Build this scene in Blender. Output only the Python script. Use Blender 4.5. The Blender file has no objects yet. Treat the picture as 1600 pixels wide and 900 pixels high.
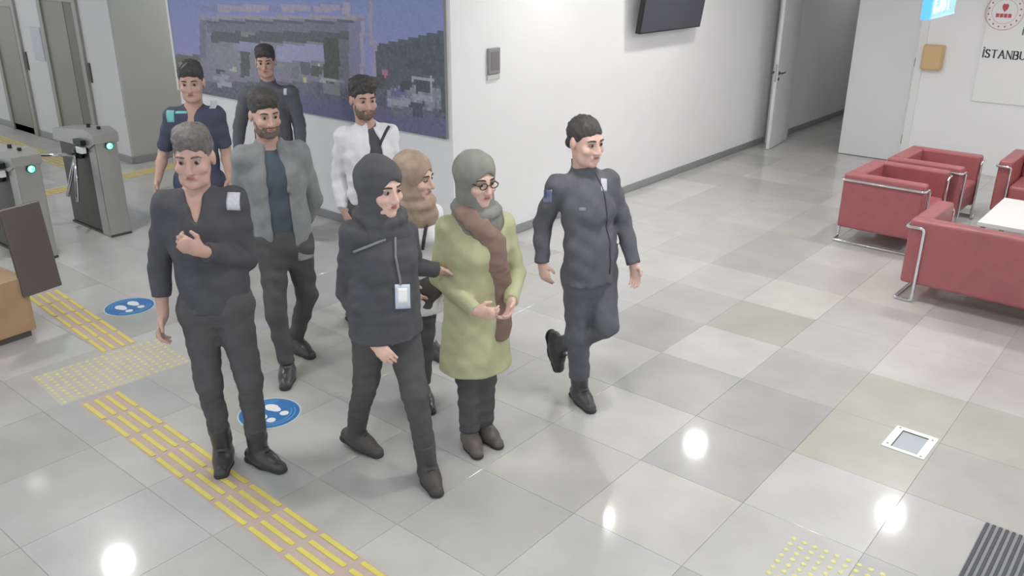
import bpy, bmesh, math, random
import numpy as np
from mathutils import Vector, Matrix
from mathutils.bvhtree import BVHTree

random.seed(7)
S = bpy.context.scene
COL = S.collection

# ---------------------------------------------------------------- camera
YAW, PITCH, ROLL = math.radians(129.64), math.radians(21.6), math.radians(-0.32)
fw = Vector((math.cos(YAW) * math.cos(PITCH), math.sin(YAW) * math.cos(PITCH), -math.sin(PITCH)))
rt0 = Vector((math.sin(YAW), -math.cos(YAW), 0))
dn0 = fw.cross(rt0)
rt = math.cos(ROLL) * rt0 + math.sin(ROLL) * dn0
dn = -math.sin(ROLL) * rt0 + math.cos(ROLL) * dn0
cd = bpy.data.cameras.new('security_camera')
cam = bpy.data.objects.new('security_camera', cd)
COL.objects.link(cam)
m = Matrix((rt, -dn, -fw)).transposed().to_4x4()
m.translation = (0, 0, 2.58)
cam.matrix_world = m
cd.sensor_width = 36.0
cd.lens = 36.0 * 1337.0 / 1600.0
cd.clip_start = 0.05
cd.clip_end = 200
S.camera = cam

# ---------------------------------------------------------------- world, exposure
W = bpy.data.worlds.new('lobby_ambient')
S.world = W
W.use_nodes = True
bg = W.node_tree.nodes['Background']
bg.inputs[0].default_value = (0.90, 0.95, 1.0, 1)
bg.inputs[1].default_value = 0.95
S.view_settings.view_transform = 'Standard'
S.view_settings.look = 'None'
S.view_settings.gamma = 1.0
S.view_settings.exposure = 0.0
S.view_settings.use_curve_mapping = False
try:
    S.cycles.use_denoising = True
    S.cycles.max_bounces = 8
    S.cycles.sample_clamp_indirect = 6.0
except Exception:
    pass
LAMP = 215.0          # emission of the round ceiling downlights


# ---------------------------------------------------------------- helpers
def lin(c):
    return tuple((x / 255 / 12.92) if x / 255 <= 0.04045 else ((x / 255 + 0.055) / 1.055) ** 2.4 for x in c)


MATS = {}


def mat(name, rgb, rough=0.6, metal=0.0, noise=0.0, scale=8.0, bump=0.0, bscale=60.0, coat=0.0, coat_rough=0.05,
        emit=None, spec=0.5, sheen=0.0, objcol=False, lin_rgb=None):
    if name in MATS:
        return MATS[name]
    M = bpy.data.materials.new(name)
    M.use_nodes = True
    nt = M.node_tree
    b = nt.nodes['Principled BSDF']
    c = lin_rgb if lin_rgb else lin(rgb)
    b.inputs['Roughness'].default_value = rough
    b.inputs['Metallic'].default_value = metal
    b.inputs['Specular IOR Level'].default_value = spec
    b.inputs['Coat Weight'].default_value = coat
    b.inputs['Coat Roughness'].default_value = coat_rough
    b.inputs['Sheen Weight'].default_value = sheen
    b.inputs['Base Color'].default_value = (*c, 1)
    tc = nt.nodes.new('ShaderNodeTexCoord')
    if noise > 0 or objcol:
        n = nt.nodes.new('ShaderNodeTexNoise')
        n.inputs['Scale'].default_value = scale
        n.inputs['Detail'].default_value = 5
        nt.links.new(tc.outputs['Object'], n.inputs['Vector'])
        mr = nt.nodes.new('ShaderNodeMapRange')
        mr.inputs[1].default_value = 0.3
        mr.inputs[2].default_value = 0.7
        mr.inputs[3].default_value = 1 - noise
        mr.inputs[4].default_value = 1 + noise
        nt.links.new(n.outputs[0], mr.inputs[0])
        mx = nt.nodes.new('ShaderNodeMix')
        mx.data_type = 'RGBA'
        mx.blend_type = 'MULTIPLY'
        mx.inputs[0].default_value = 1
        if objcol:
            oi = nt.nodes.new('ShaderNodeObjectInfo')
            nt.links.new(oi.outputs['Color'], mx.inputs[6])
            # each tile has its own cloudiness
            va = nt.nodes.new('ShaderNodeVectorMath')
            va.operation = 'ADD'
            nt.links.new(tc.outputs['Object'], va.inputs[0])
            nt.links.new(oi.outputs['Location'], va.inputs[1])
            nt.links.new(va.outputs[0], n.inputs['Vector'])
        else:
            mx.inputs[6].default_value = (*c, 1)
        nt.links.new(mr.outputs[0], mx.inputs[7])
        nt.links.new(mx.outputs[2], b.inputs['Base Color'])
    if bump > 0:
        n2 = nt.nodes.new('ShaderNodeTexNoise')
        n2.inputs['Scale'].default_value = bscale
        n2.inputs['Detail'].default_value = 4
        nt.links.new(tc.outputs['Object'], n2.inputs['Vector'])
        bp = nt.nodes.new('ShaderNodeBump')
        bp.inputs['Strength'].default_value = bump
        bp.inputs['Distance'].default_value = 0.01
        nt.links.new(n2.outputs[0], bp.inputs['Height'])
        nt.links.new(bp.outputs[0], b.inputs['Normal'])
    if emit:
        b.inputs['Emission Color'].default_value = (*emit[0], 1)
        b.inputs['Emission Strength'].default_value = emit[1]
    MATS[name] = M
    return M


def link(name, me, material=None, parent=None, loc=(0, 0, 0), rotz=0.0):
    o = bpy.data.objects.new(name, me)
    COL.objects.link(o)
    o.location = loc
    o.rotation_euler = (0, 0, rotz)
    if material is not None and me is not None and len(me.materials) == 0:
        me.materials.append(material)
    if parent is not None:
        o.parent = parent
    return o


def tag(o, label=None, cat=None, group=None, kind=None):
    if label:
        o['label'] = label
    if cat:
        o['category'] = cat
    if group:
        o['group'] = group
    if kind:
        o['kind'] = kind
    return o


def empty(name, loc, rotz=0.0):
    o = bpy.data.objects.new(name, None)
    COL.objects.link(o)
    o.location = loc
    o.rotation_euler = (0, 0, rotz)
    o.empty_display_size = 0.1
    return o


class MB:
    """collects boxes, tubes and polygons of ONE part"""

    def __init__(self):
        self.bm = bmesh.new()

    def box(self, lo, hi, bevel=0.0, seg=2):
        lo, hi = Vector(lo), Vector(hi)
        r = bmesh.ops.create_cube(self.bm, size=1)
        vs = r['verts']
        for v in vs:
            v.co = Vector(((v.co.x + .5) * (hi.x - lo.x) + lo.x, (v.co.y + .5) * (hi.y - lo.y) + lo.y,
                           (v.co.z + .5) * (hi.z - lo.z) + lo.z))
        if bevel > 0:
            es = list({e for v in vs for e in v.link_edges})
            bmesh.ops.bevel(self.bm, geom=es, offset=bevel, segments=seg, affect='EDGES', profile=0.5)
        return self

    def obox(self, c, ax, ay, az, bevel=0.0):
        """oriented box: centre and three half-axis vectors"""
        c, ax, ay, az = map(Vector, (c, ax, ay, az))
        r = bmesh.ops.create_cube(self.bm, size=2)
        vs = r['verts']
        for v in vs:
            v.co = c + ax * v.co.x + ay * v.co.y + az * v.co.z
        if bevel > 0:
            es = list({e for v in vs for e in v.link_edges})
            bmesh.ops.bevel(self.bm, geom=es, offset=bevel, segments=2, affect='EDGES', profile=0.5)
        return self

    def cyl(self, a, b, r, r2=None, n=16, caps=True):
        self.tube([a, b], r, n=n, r_end=r2)
        return self

    def tube(self, pts, r, n=8, closed=False, r_end=None, rs=None, flat=None):
        pts = [Vector(p) for p in pts]
        N = len(pts)
        rings = []
        prev = None
        for i, p in enumerate(pts):
            if closed:
                d = (pts[(i + 1) % N] - pts[i - 1])
            else:
                d = pts[min(i + 1, N - 1)] - pts[max(i - 1, 0)]
            d.normalize()
            if prev is None:
                x = d.orthogonal().normalized()
            else:
                x = (prev - d * prev.dot(d))
                if x.length < 1e-5:
                    x = d.orthogonal()
                x.normalize()
            prev = x
            y = d.cross(x)
            rr = rs[i] if rs else (r if r_end is None else r + (r_end - r) * i / max(N - 1, 1))
            rings.append([self.bm.verts.new(p + (x * math.cos(t) + y * math.sin(t)) * rr)
                          for t in [2 * math.pi * k / n for k in range(n)]])
        rng = range(N if closed else N - 1)
        for i in rng:
            a, b = rings[i], rings[(i + 1) % N]
            for k in range(n):
                self.bm.faces.new((a[k], a[(k + 1) % n], b[(k + 1) % n], b[k]))
        if not closed:
            self.bm.faces.new(rings[0][::-1])
            self.bm.faces.new(rings[-1])
        return self

    def prism(self, poly, axis_o, ax, ay, az, depth):
        """polygon in a plane (ax, ay) pushed along az"""
        o, ax, ay, az = map(Vector, (axis_o, ax, ay, az))
        n = len(poly)
        lo = [self.bm.verts.new(o + ax * p[0] + ay * p[1]) for p in poly]
        hi = [self.bm.verts.new(o + ax * p[0] + ay * p[1] + az * depth) for p in poly]
        self.bm.faces.new(lo[::-1])
        self.bm.faces.new(hi)
        for i in range(n):
            self.bm.faces.new((lo[i], lo[(i + 1) % n], hi[(i + 1) % n], hi[i]))
        return self

    def ball(self, c, r, seg=12, sx=(1, 1, 1)):
        q = bmesh.ops.create_uvsphere(self.bm, u_segments=seg, v_segments=max(6, seg // 2), radius=r)
        for v in q['verts']:
            v.co = Vector((v.co.x * sx[0], v.co.y * sx[1], v.co.z * sx[2])) + Vector(c)
        return self

    def mesh(self, name, smooth=False):
        bmesh.ops.recalc_face_normals(self.bm, faces=self.bm.faces)
        me = bpy.data.meshes.new(name)
        self.bm.to_mesh(me)
        self.bm.free()
        if smooth:
            me.polygons.foreach_set('use_smooth', [True] * len(me.polygons))
        return me

    def build(self, name, material, parent=None, loc=(0, 0, 0), rotz=0.0, smooth=False):
        return link(name, self.mesh(name, smooth), material, parent, loc, rotz)


def rounded(pts, r, seg=5, closed=False):
    """polyline with its corners rounded"""
    pts = [Vector(p) for p in pts]
    N = len(pts)
    out = []
    for i, p in enumerate(pts):
        if not closed and i in (0, N - 1):
            out.append(p)
            continue
        a, b = pts[i - 1], pts[(i + 1) % N]
        da, db = (a - p), (b - p)
        ra = min(r, da.length * .45)
        rb = min(r, db.length * .45)
        s, t = p + da.normalized() * ra, p + db.normalized() * rb
        for k in range(seg + 1):
            f = k / seg
            out.append((1 - f) ** 2 * s + 2 * f * (1 - f) * p + f * f * t)
    return out


def rect(x0, x1, y0, y1):
    return [(x0, y0), (x1, y0), (x1, y1), (x0, y1)]


def ellipse(cx, cy, rx, ry, n=24, rot=0.0):
    o = []
    for k in range(n):
        t = 2 * math.pi * k / n
        x, y = rx * math.cos(t), ry * math.sin(t)
        o.append((cx + x * math.cos(rot) - y * math.sin(rot), cy + x * math.sin(rot) + y * math.cos(rot)))
    return o


# ---------------------------------------------------------------- materials of the place
M_wall = mat('white_wall_paint', (240, 241, 243), 0.55, noise=0.015, scale=2.0, bump=0.02, bscale=180)
M_lift_wall = mat('lobby_wall_paint', (212, 212, 212), 0.6, noise=0.03, scale=1.5)
M_grey_panel = mat('grey_wall_panel', (186, 188, 184), 0.5, noise=0.03, scale=1.2)
M_base = mat('aluminium_skirting', (165, 167, 170), 0.35, metal=0.5)
M_slab = mat('floor_grout', (184, 184, 181), 0.5, noise=0.1, scale=3)
M_tile = mat('polished_stone_tile', (190, 190, 187), 0.33, noise=0.07, scale=3.2, coat=0.55, coat_rough=0.085, objcol=True, spec=0.4)
M_ceil = mat('white_ceiling', (238, 238, 238), 0.8)
M_white = mat('white_laminate', (236, 237, 237), 0.35)
M_door = mat('white_door_leaf', (226, 228, 231), 0.4, noise=0.01, scale=3)
M_steel = mat('brushed_steel', (182, 182, 179), 0.36, metal=0.7, noise=0.03, scale=6)
M_darksteel = mat('dark_steel', (92, 90, 86), 0.45, metal=0.6, noise=0.05, scale=12)
M_chrome = mat('chrome_tube', (225, 227, 230), 0.12, metal=1.0)
M_red = mat('red_leather', (164, 96, 100), 0.42, noise=0.06, scale=9, bump=0.08, bscale=90)
M_yellow = mat('yellow_tactile', (224, 211, 108), 0.5, noise=0.05, scale=20)
M_pale_yellow = mat('worn_yellow_tactile', (226, 218, 138), 0.5, noise=0.08, scale=20)
M_pink = mat('tactile_backing', (196, 178, 170), 0.5, noise=0.05, scale=8)
M_blue = mat('blue_sticker', (66, 122, 186), 0.4, noise=0.05, scale=14)
M_lightblue = mat('pale_blue_sticker', (120, 190, 225), 0.4)
M_paper = mat('white_print', (240, 242, 242), 0.4)
M_black = mat('black_plastic', (26, 27, 30), 0.35)
M_grey = mat('grey_plastic', (150, 150, 150), 0.45)
M_wood = mat('tan_wood', (176, 146, 112), 0.5, noise=0.10, scale=5, bump=0.05, bscale=30)
M_brown = mat('brown_panel', (96, 88, 84), 0.45, noise=0.05, scale=6)
M_lamp = mat('downlight_glow', (255, 255, 255), 0.5, emit=((1.0, 0.975, 0.94), LAMP))
M_green_led = mat('green_led', (60, 230, 170), 0.4, emit=((0.12, 1.0, 0.62), 1.6))
M_led_white = mat('white_led', (230, 255, 245), 0.4, emit=((0.8, 1.0, 0.95), 2.2))
M_rubber = mat('ribbed_rubber', (84, 86, 92), 0.75, noise=0.08, scale=40)
M_exit = mat('exit_sign_face', (150, 205, 210), 0.4, emit=((0.36, 0.66, 0.74), 0.6))
M_exit_edge = mat('exit_sign_edge', (60, 140, 240), 0.4, emit=((0.10, 0.38, 1.0), 1.3))
M_exit_txt = mat('exit_sign_letters', (245, 255, 255), 0.4, emit=((0.95, 1.0, 1.0), 1.1))
M_ink = mat('dark_print', (70, 74, 82), 0.5)
M_redprint = mat('red_print', (196, 84, 88), 0.5)
M_pinkprint = mat('pale_red_print', (214, 176, 178), 0.5)
M_liftdoor = mat('lift_door_steel', (146, 144, 136), 0.45, metal=0.25, noise=0.05, scale=1.5)
M_liftdark = mat('lift_door_dark', (118, 116, 110), 0.45, metal=0.3, noise=0.05, scale=1.5)
M_frame = mat('lift_frame', (160, 160, 154), 0.45, metal=0.3)
M_box = mat('beige_box', (205, 176, 132), 0.5, noise=0.04, scale=9)
M_screen = mat('television_screen', (70, 72, 82), 0.3)

# ================================================================ THE SETTING
CEIL = 3.1
UW, VM, VD, VE = -5.06, 5.30, 11.78, 5.19      # TV wall, mural wall, door wall, lift wall

floor = tag(MB().box((-21, -1.0, -0.16), (3.2, 20, -0.0035)).build('floor', M_slab), kind='structure',
            label='polished pale stone tile floor of the lobby')
# --- tiles
TU, TV, U0, V0 = 0.60, 0.62, -2.0, 4.14
tile_me = MB().box((0.0009, 0.0009, -0.02), (TU - 0.0009, TV - 0.0009, 0.0), bevel=0.0008, seg=1).mesh('tile')
tile_me.materials.append(M_tile)
SPECIAL = {(-1, 1): (0.575, 0.575, 0.57), (-1, 3): (0.594, 0.594, 0.549), (-1, 2): (0.450, 0.450, 0.405), (1, 2): (0.603, 0.603, 0.585),
           (1, 3): (0.594, 0.594, 0.576), (1, 1): (0.495, 0.495, 0.441), (1, 0): (0.486, 0.486, 0.432), (-1, -1): (0.540, 0.540, 0.531),
           (0, 0): (0.423, 0.423, 0.419), (0, 1): (0.477, 0.477, 0.450), (0, 2): (0.522, 0.522, 0.495), (-1, 0): (0.450, 0.450, 0.432),
           (-2, 1): (0.441, 0.441, 0.432), (-2, 2): (0.486, 0.486, 0.468), (-2, 3): (0.540, 0.540, 0.522), (0, -1): (0.441, 0.441, 0.441),
           (2, 1): (0.468, 0.468, 0.423), (2, 2): (0.540, 0.540, 0.522), (2, 0): (0.450, 0.450, 0.414), (0, 3): (0.504, 0.504, 0.486)}
rt_rng = random.Random(3)
cells = []
for i in range(-32, 9):
    for j in range(-8, 26):
        u, v = U0 + i * TU, V0 + j * TV
        cu, cv = u + TU / 2, v + TV / 2
        if v + TV > VM + 0.02 and cu < UW - 0.1 and cv < VD and not (-10.7 < cu < -9.3 and cv < 8):
            continue
        if cu < -19.5 or cv < -0.8 or cv > 19.8 or cu > 3:
            continue
        g0 = rt_rng.choice((0.46, 0.49, 0.51, 0.53, 0.56)) + rt_rng.uniform(-.015, .015)
        warm = rt_rng.choice((1.0, 1.0, 0.985, 0.96, 0.93))
        colr = SPECIAL.get((i, j), (g0, g0, g0 * warm))
        # floor in front of the lens: between the two sight lines of the camera's foot point
        ang = math.degrees(math.atan2(cv, cu)) - 129.64
        near = abs(ang) < 36 and math.hypot(cu, cv) > 2.4 and cu > -15.6
        cells.append((u, v, colr, near, math.hypot(cu, cv)))
nearc = sorted([c for c in cells if c[3]], key=lambda c: c[4])
for u, v, colr, _, _ in nearc[:300]:
    t = link('tile', tile_me, None, floor, (u, v, 0))
    t.color = (*colr, 1)
rest = MB()
for u, v, colr, n_, d_ in [c for c in cells if not c[3]] + nearc[300:]:
    rest.box((u + .0015, v + .0015, -0.02), (u + TU - .0015, v + TV - .0015, 0.0))
ro = tag(rest.build('tile_field', M_tile, floor), kind='stuff')
ro.color = (0.48, 0.48, 0.468, 1)

tag(MB().box((-21, -1.0, CEIL), (3.2, 20, CEIL + .12)).build('ceiling', M_ceil), kind='structure',
    label='white ceiling above the lobby')
# block carrying the mural and the television
tag(MB().box((-9.42, VM, 0), (UW, VD + .15, CEIL)).build('wall_centre', M_wall), kind='structure', label='white wall block between lift lobby and corridor')
tag(MB().box((-21, VE, 0), (-10.62, 9.5, CEIL)).build('wall_left', M_lift_wall), kind='structure', label='pale wall with the lift doors')
tag(MB().box((-10.66, VE + .02, 0), (-10.60, 9.0, CEIL), bevel=.004).build('wall_panel', M_grey_panel), kind='structure', label='grey cladding panel on the passage wall')
tag(MB().box((-10.62, 9.0, 0), (-9.42, 9.2, CEIL)).build('wall_passage', M_lift_wall), kind='structure', label='end wall of the passage beside the lifts')
wr = MB().box((-3.10, VD, 0), (3.2, VD + .15, CEIL)).box((-5.0, VD, 2.25), (-3.10, VD + .15, CEIL))
tag(wr.build('wall_right', M_wall), kind='structure', label='white wall behind the red armchairs')
tag(MB().box((-5.25, VD + .15, 0), (-5.02, 20, CEIL)).build('wall_corridor_left', M_wall), kind='structure', label='left wall of the dark corridor')
tag(MB().box((-3.30, VD + .15, 0), (-3.10, 20, CEIL)).build('wall_corridor_right', M_wall), kind='structure', label='right wall of the dark corridor')
tag(MB().box((-5.25, 19.9, 0), (-3.1, 20.1, CEIL)).build('wall_corridor_end', M_wall), kind='structure', label='end wall of the dark corridor')
tag(MB().box((3.2, 4.5, 0), (3.4, VD + .15, CEIL)).build('wall_side', M_wall), kind='structure', label='white side wall past the lounge')
tag(MB().box((UW, VM, 0), (UW + .012, VD - .02, .085), bevel=.002).build('baseboard_centre', M_base), kind='structure', label='grey skirting along the white wall')
tag(MB().box((-9.42, VM - .012, 0), (UW + .012, VM, .085), bevel=.002).build('baseboard_mural', M_base), kind='structure', label='grey skirting under the mural')
tag(MB().box((-5.02, VD + .16, 0), (-5.008, 19.9, .085)).build('baseboard_corridor', M_base), kind='structure', label='grey skirting in the corridor')
tag(MB().box((-21, VE - .012, 0), (-10.60, VE, .09)).build('baseboard_left', M_base), kind='structure', label='grey skirting along the lift wall')
tag(MB().box((-10.6, VE + .02, 0), (-10.588, 9, .09)).build('baseboard_passage', M_base), kind='structure', label='grey skirting under the grey panel')
# door frame of the corridor
df = MB().box((-5.02, VD - .02, 0), (-4.93, VD + .17, 2.25)).box((-3.17, VD - .02, 0), (-3.08, VD + .17, 2.25)).box((-5.02, VD - .02, 2.18), (-3.08, VD + .17, 2.26))
tag(df.build('trim_1', M_white), kind='structure', label='white frame of the corridor double door')
# closed leaf
cl = empty('door_1', (-3.17, VD + .03, 0))
tag(cl, 'closed white door leaf beside the dark corridor opening', kind='structure')
MB().box((-.80, -.022, .008), (-0.003, .022, 2.17), bevel=.003).build('leaf', M_door, cl)
for z in (.3, 1.28, 1.86):
    MB().cyl((0.005, -.034, z - .055), (0.005, -.034, z + .055), .014, n=10).box((-.012, -.03, z - .05), (.03, -.022, z + .05)).build('hinge', M_black, cl)
# open leaf, swung into the lobby along the TV wall
dx, dy = Vector((-4.80, 11.36, 0)), Vector((-4.90, 12.20, 0))
ol = empty('door_2', dy, math.atan2(dx.y - dy.y, dx.x - dy.x))
tag(ol, 'open white door leaf with lever handle at the corridor mouth', kind='structure')
LW = .86
MB().box((0, -.022, .008), (LW, .022, 2.17), bevel=.003).build('leaf', M_door, ol)
MB().box((LW, -.013, .93), (LW + .002, .013, 1.16)).build('lock_plate', M_steel, ol)
hd = MB()
hd.cyl((LW - .06, .022, 1.04), (LW - .06, .028, 1.04), .026, n=14)
hd.tube(rounded([(LW - .06, .022, 1.04), (LW - .06, .07, 1.04), (LW - .19, .07, 1.04)], .02), .010)
hd.build('handle', M_darksteel, ol, smooth=True)
MB().cyl((LW - .06, .022, .96), (LW - .06, .03, .96), .022, n=14).build('keyhole', M_darksteel, ol)
hd = MB()
hd.tube(rounded([(LW - .06, -.022, 1.04), (LW - .06, -.07, 1.04), (LW - .19, -.07, 1.04)], .02), .010)
hd.build('handle', M_darksteel, ol, smooth=True)

# lifts
def lift(n, u0, u1, ztop, label, split):
    r = tag(empty('door_%d' % n, ((u0 + u1) / 2, VE, 0)), label, kind='structure')
    w = (u1 - u0) / 2
    fr = MB().box((-w - .10, -.035, 0), (-w, 0, ztop + .1)).box((w, -.035, 0), (w + .10, 0, ztop + .1)).box((-w, -.035, ztop), (w, 0, ztop + .1))
    fr.build('frame', M_frame, r)
    MB().box((-w, -.012, 0), (w * split, -.002, ztop)).build('leaf', M_liftdoor, r)
    MB().box((w * split + .004, -.008, 0), (w, -.001, ztop)).build('leaf', M_liftdark, r)
    MB().box((w + .13, -.018, .95), (w + .17, 0, 1.2), bevel=.003).build('call_plate', M_darksteel, r)
    return r


lift(3, -12.42, -11.50, 1.93, 'lift door nearer the grey cladding panel', .35)
lift(4, -14.10, -13.38, 1.80, 'lift door at the far end of the lift wall', .8)
nb = tag(MB().box((-12.93, VE - .015, 1.12), (-12.62, VE, 1.56), bevel=.004).build('notice_board', mat('grey_notice', (190, 192, 198), .4)),
         'small grey notice plate on wall between the lift doors', 'notice')

# ---------------------------------------------------------------- downlights, some added as fill
def downlight(u, v, k, main=True):
    r = empty('downlight', (u, v, CEIL))
    tag(r, 'round recessed ceiling downlight in the white ceiling, several added as fill', 'downlight', 'ceiling downlights')
    ring = [(math.cos(t), math.sin(t)) for t in [2 * math.pi * q / 24 for q in range(24)]]
    MB().tube([(x * .118, y * .118, -.006) for x, y in ring], .012, n=6, closed=True).build('trim_ring', M_white, r, smooth=True)
    mm = M_lamp if k == 1 else mat('downlight_glow_%d' % int(k * 100), (255, 255, 255), .5, emit=((1.0, .975, .94), LAMP * k))
    MB().prism(ellipse(0, 0, .105, .105), (0, 0, -.010), (1, 0, 0), (0, 1, 0), (0, 0, 1), .006).build('lens', mm, r)


for u, v, k in ((-7.38, 2.82, 1.35), (-4.07, 8.48, 1.0), (-1.76, 8.57, 1.15), (-4.12, 6.5, .8), (-9.4, 2.9, .035), (-4.4, 1.75, .8), (-2.0, 3.4, 1.0),  # first five follow the floor glints, the rest are unseen additions
                (.4, 8.55, 1.0), (.4, 6.2, 1.0), (-1.76, 5.9, 1.0), (.4, 3.4, .8), (-2.0, 1.2, .6), (-12.4, 3.6, .25),
                (.6, 10.9, 1.3), (-10.0, 7.0, .9), (-10.4, 1.4, .7), (-14.4, 3.9, .5), (-4.25, 14.2, .27)):  # this row is added to brighten door wall, passage, lift lobby and corridor
    downlight(u, v, k)

# ================================================================ FLOOR MARKINGS
def tactile_strip(label, a0, a1, lines, pitch, blen, width, seedv):
    """lines of short yellow bars glued on the floor; a0 -> a1 is the first line's run"""
    a0, a1 = Vector((*a0, 0)), Vector((*a1, 0))
    d = (a1 - a0)
    L = d.length
    d.normalize()
    s = Vector((-d.y, d.x, 0))
    root = tag(empty('tactile_strip', a0, math.atan2(d.y, d.x)), label, 'tactile strip')
    MB().box((-.02, -.024, .0002), (L, (lines - 1) * width + .024, .0008)).build('backing', M_pink, root)
    bar = MB().box((-blen / 2, -.0135, .0008), (blen / 2, .0135, .0055), bevel=.002, seg=1).mesh('bar')
    bar.materials.append(M_yellow)
    for q in range(lines):
        n = round(L / pitch)
        for k in range(n):
            x = (k + .5) * L / n
            link('bar', bar, None, root, (x, q * width, 0))
    return root


tactile_strip('long yellow ribbed tactile strip running past the boots to lower edge', (-4.92, 1.862), (-1.35, 1.752), 4, .2925, .262, .066, 1)
tactile_strip('shorter yellow ribbed tactile strip leading from the brown kiosk', (-6.95, 2.385), (-5.50, 2.29), 4, .2925, .262, .066, 2)

tactile_strip('far yellow tactile strip heading into the passage behind the turnstiles', (-9.86, 3.3), (-10.16, 7.6), 4, .2925, .262, .066, 3)
tactile_strip('far yellow tactile strip running along the lift doors', (-15.8, 4.66), (-10.35, 4.50), 4, .2925, .262, .066, 4)

tp = tag(empty('tactile_dot_patch', (-5.22, 2.2, 0)), 'worn pale yellow dotted tactile patch between the two strips', 'tactile patch')
tp.rotation_euler = (0, 0, math.radians(-4.5))
MB().box((-.26, -.42, .0002), (.26, .42, .0008)).build('backing', mat('worn_backing', (196, 193, 184), .5, noise=.06, scale=6), tp)
db = MB()
for i in range(10):
    for j in range(16):
        x, y = -.234 + i * .052, -.39 + j * .052
        db.tube([(x, y, .0008), (x, y, .003), (x, y, .0052)], .012, n=8, rs=[.0125, .0115, .007])
tag(db.build('dots', M_pale_yellow, tp), kind='stuff')

tp2 = tag(empty('tactile_dot_patch', (-1.09, 3.41, 0), math.radians(2)), 'yellow dotted tactile patch near the ribbed black mat', 'tactile patch')
dm = MB().tube([(0, 0, 0), (0, 0, .003), (0, 0, .0055)], .012, n=12, rs=[.0135, .0125, .008]).mesh('dot')
dm.materials.append(mat('tactile_dot', (224, 222, 156), .5))
for i in range(11):
    for j in range(9):
        link('dot', dm, None, tp2, (i * .0505, -j * .0505, 0))


def foot_sticker(label, c, rot):
    r = tag(empty('footprint_sticker', (*c, 0), rot), label, 'floor sticker')
    X, Y, Z = (1, 0, 0), (0, 1, 0), (0, 0, 1)
    MB().prism(ellipse(0, 0, .186, .186, 48), (0, 0, .0002), X, Y, Z, .0008).build('rim', mat('sticker_rim', (196, 216, 214), .4), r)
    MB().prism(ellipse(0, 0, .176, .176, 48), (0, 0, .0010), X, Y, Z, .0004).build('disc', M_blue, r)
    for rr in (.150, .128):
        bm = MB()
        for (t0, t1) in ((.5, 2.6), (3.6, 5.8)):
            pts = [(rr * math.cos(t0 + (t1 - t0) * k / 20), rr * math.sin(t0 + (t1 - t0) * k / 20), .0014) for k in range(21)]
            bm.tube(pts, .0032, n=4)
        bm.build('ring_line', M_lightblue, r)
    for sx in (-1, 1):
        MB().prism([(sx * .052 + x * (1 - .18 * (y < 0)), .03 + y) for x, y in ellipse(0, 0, .037, .062, 24)], (0, 0, .0014), X, Y, Z, .0004).build('sole', M_paper, r)
        MB().prism(ellipse(sx * .05, -.072, .027, .027, 20), (0, 0, .0014), X, Y, Z, .0004).build('heel', M_paper, r)


foot_sticker('blue round footprint sticker beside the strip near the brown kiosk', (-6.15, 2.80), math.radians(95))
foot_sticker('blue round footprint sticker between the boots of two walkers', (-3.96, 2.52), math.radians(95))

fb = tag(empty('floor_box', (-.93, 4.655, 0), math.radians(-1)), 'white framed floor socket box with grey lid in pale tile', 'floor box')
w, h = .115, .14
MB().box((-w, -h, 0), (-w * .62, h, .006)).box((w * .62, -h, 0), (w, h, .006)).box((-w * .62, h * .74, 0), (w * .62, h, .006)).box((-w * .62, -h, 0), (w * .62, -h * .82, .006)).build('frame', M_paper, fb)
MB().box((-w * .62, -h * .82, 0), (w * .62, h * .74, .002)).build('lid', mat('grey_lid', (176, 184, 190), .4, metal=.3), fb)
MB().box((-w * .62, h * .70, .002), (w * .62, h * .74, .0045)).box((-w * .62, -h * .8, .002), (-w * .58, h * .7, .0045)).build('lid_gap', M_black, fb)
for sx, sy in ((-.8, .86), (.8, .7), (-.8, -.7), (.8, -.86)):
    MB().cyl((sx * w, sy * h, .006), (sx * w, sy * h, .0075), .006, n=10).build('screw', M_grey, fb)

mt = tag(empty('entrance_mat', (-.425, 4.12, 0), math.radians(0)), 'dark grey ribbed entrance mat at the edge of the floor', 'mat')
MB().box((0, -1.3, 0), (1.1, 0, .008)).build('base', mat('mat_base', (150, 152, 156), .7), mt)
rib = MB().box((-.0075, -1.3, .008), (.0075, -.002, .014), bevel=.002, seg=1).mesh('rib')
rib.materials.append(M_rubber)
for k in range(38):
    link('rib', rib, None, mt, (.012 + k * .0285, 0, 0))

# ================================================================ WALL THINGS
# --- mural print: a grid of printed dots, coloured per cell
MU0, MU1, MZ0, MZ1 = -9.37, -5.11, 1.055, 2.95
mr = tag(empty('wall_mural', ((MU0 + MU1) / 2, VM, 0)), 'large blue photo mural of a gateway with cars on white wall', 'mural')
NX, NZ = 170, 76
gx = np.linspace(MU0, MU1, NX + 1)
gz = np.linspace(MZ0, MZ1, NZ + 1)
cx, cz = np.meshgrid((gx[:-1] + gx[1:]) / 2, (gz[:-1] + gz[1:]) / 2)
rng = np.random.default_rng(5)
img = np.zeros((NZ, NX, 3))
tz = np.clip((cz - 1.3) / .9, 0, 1)[..., None]
img[:] = np.array([142, 140, 188]) * (1 - tz) + np.array([116, 132, 188]) * tz


def poly_mask(pts):
    inside = np.zeros(cx.shape, bool)
    n = len(pts)
    for i in range(n):
        x0, y0 = pts[i]
        x1, y1 = pts[(i + 1) % n]
        if y0 == y1:
            continue
        c = ((y0 > cz) != (y1 > cz)) & (cx < (x1 - x0) * (cz - y0) / (y1 - y0) + x0)
        inside ^= c
    return inside


def paint(pts, c, var=0, mix=1.0):
    mk = poly_mask(pts)
    n = mk.sum()
    if n == 0:
        return
    v = np.array(c, float)[None] + (rng.normal(0, var * .55, (n, 1)) if var else 0)
    img[mk] = img[mk] * (1 - mix) + v * mix


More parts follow.
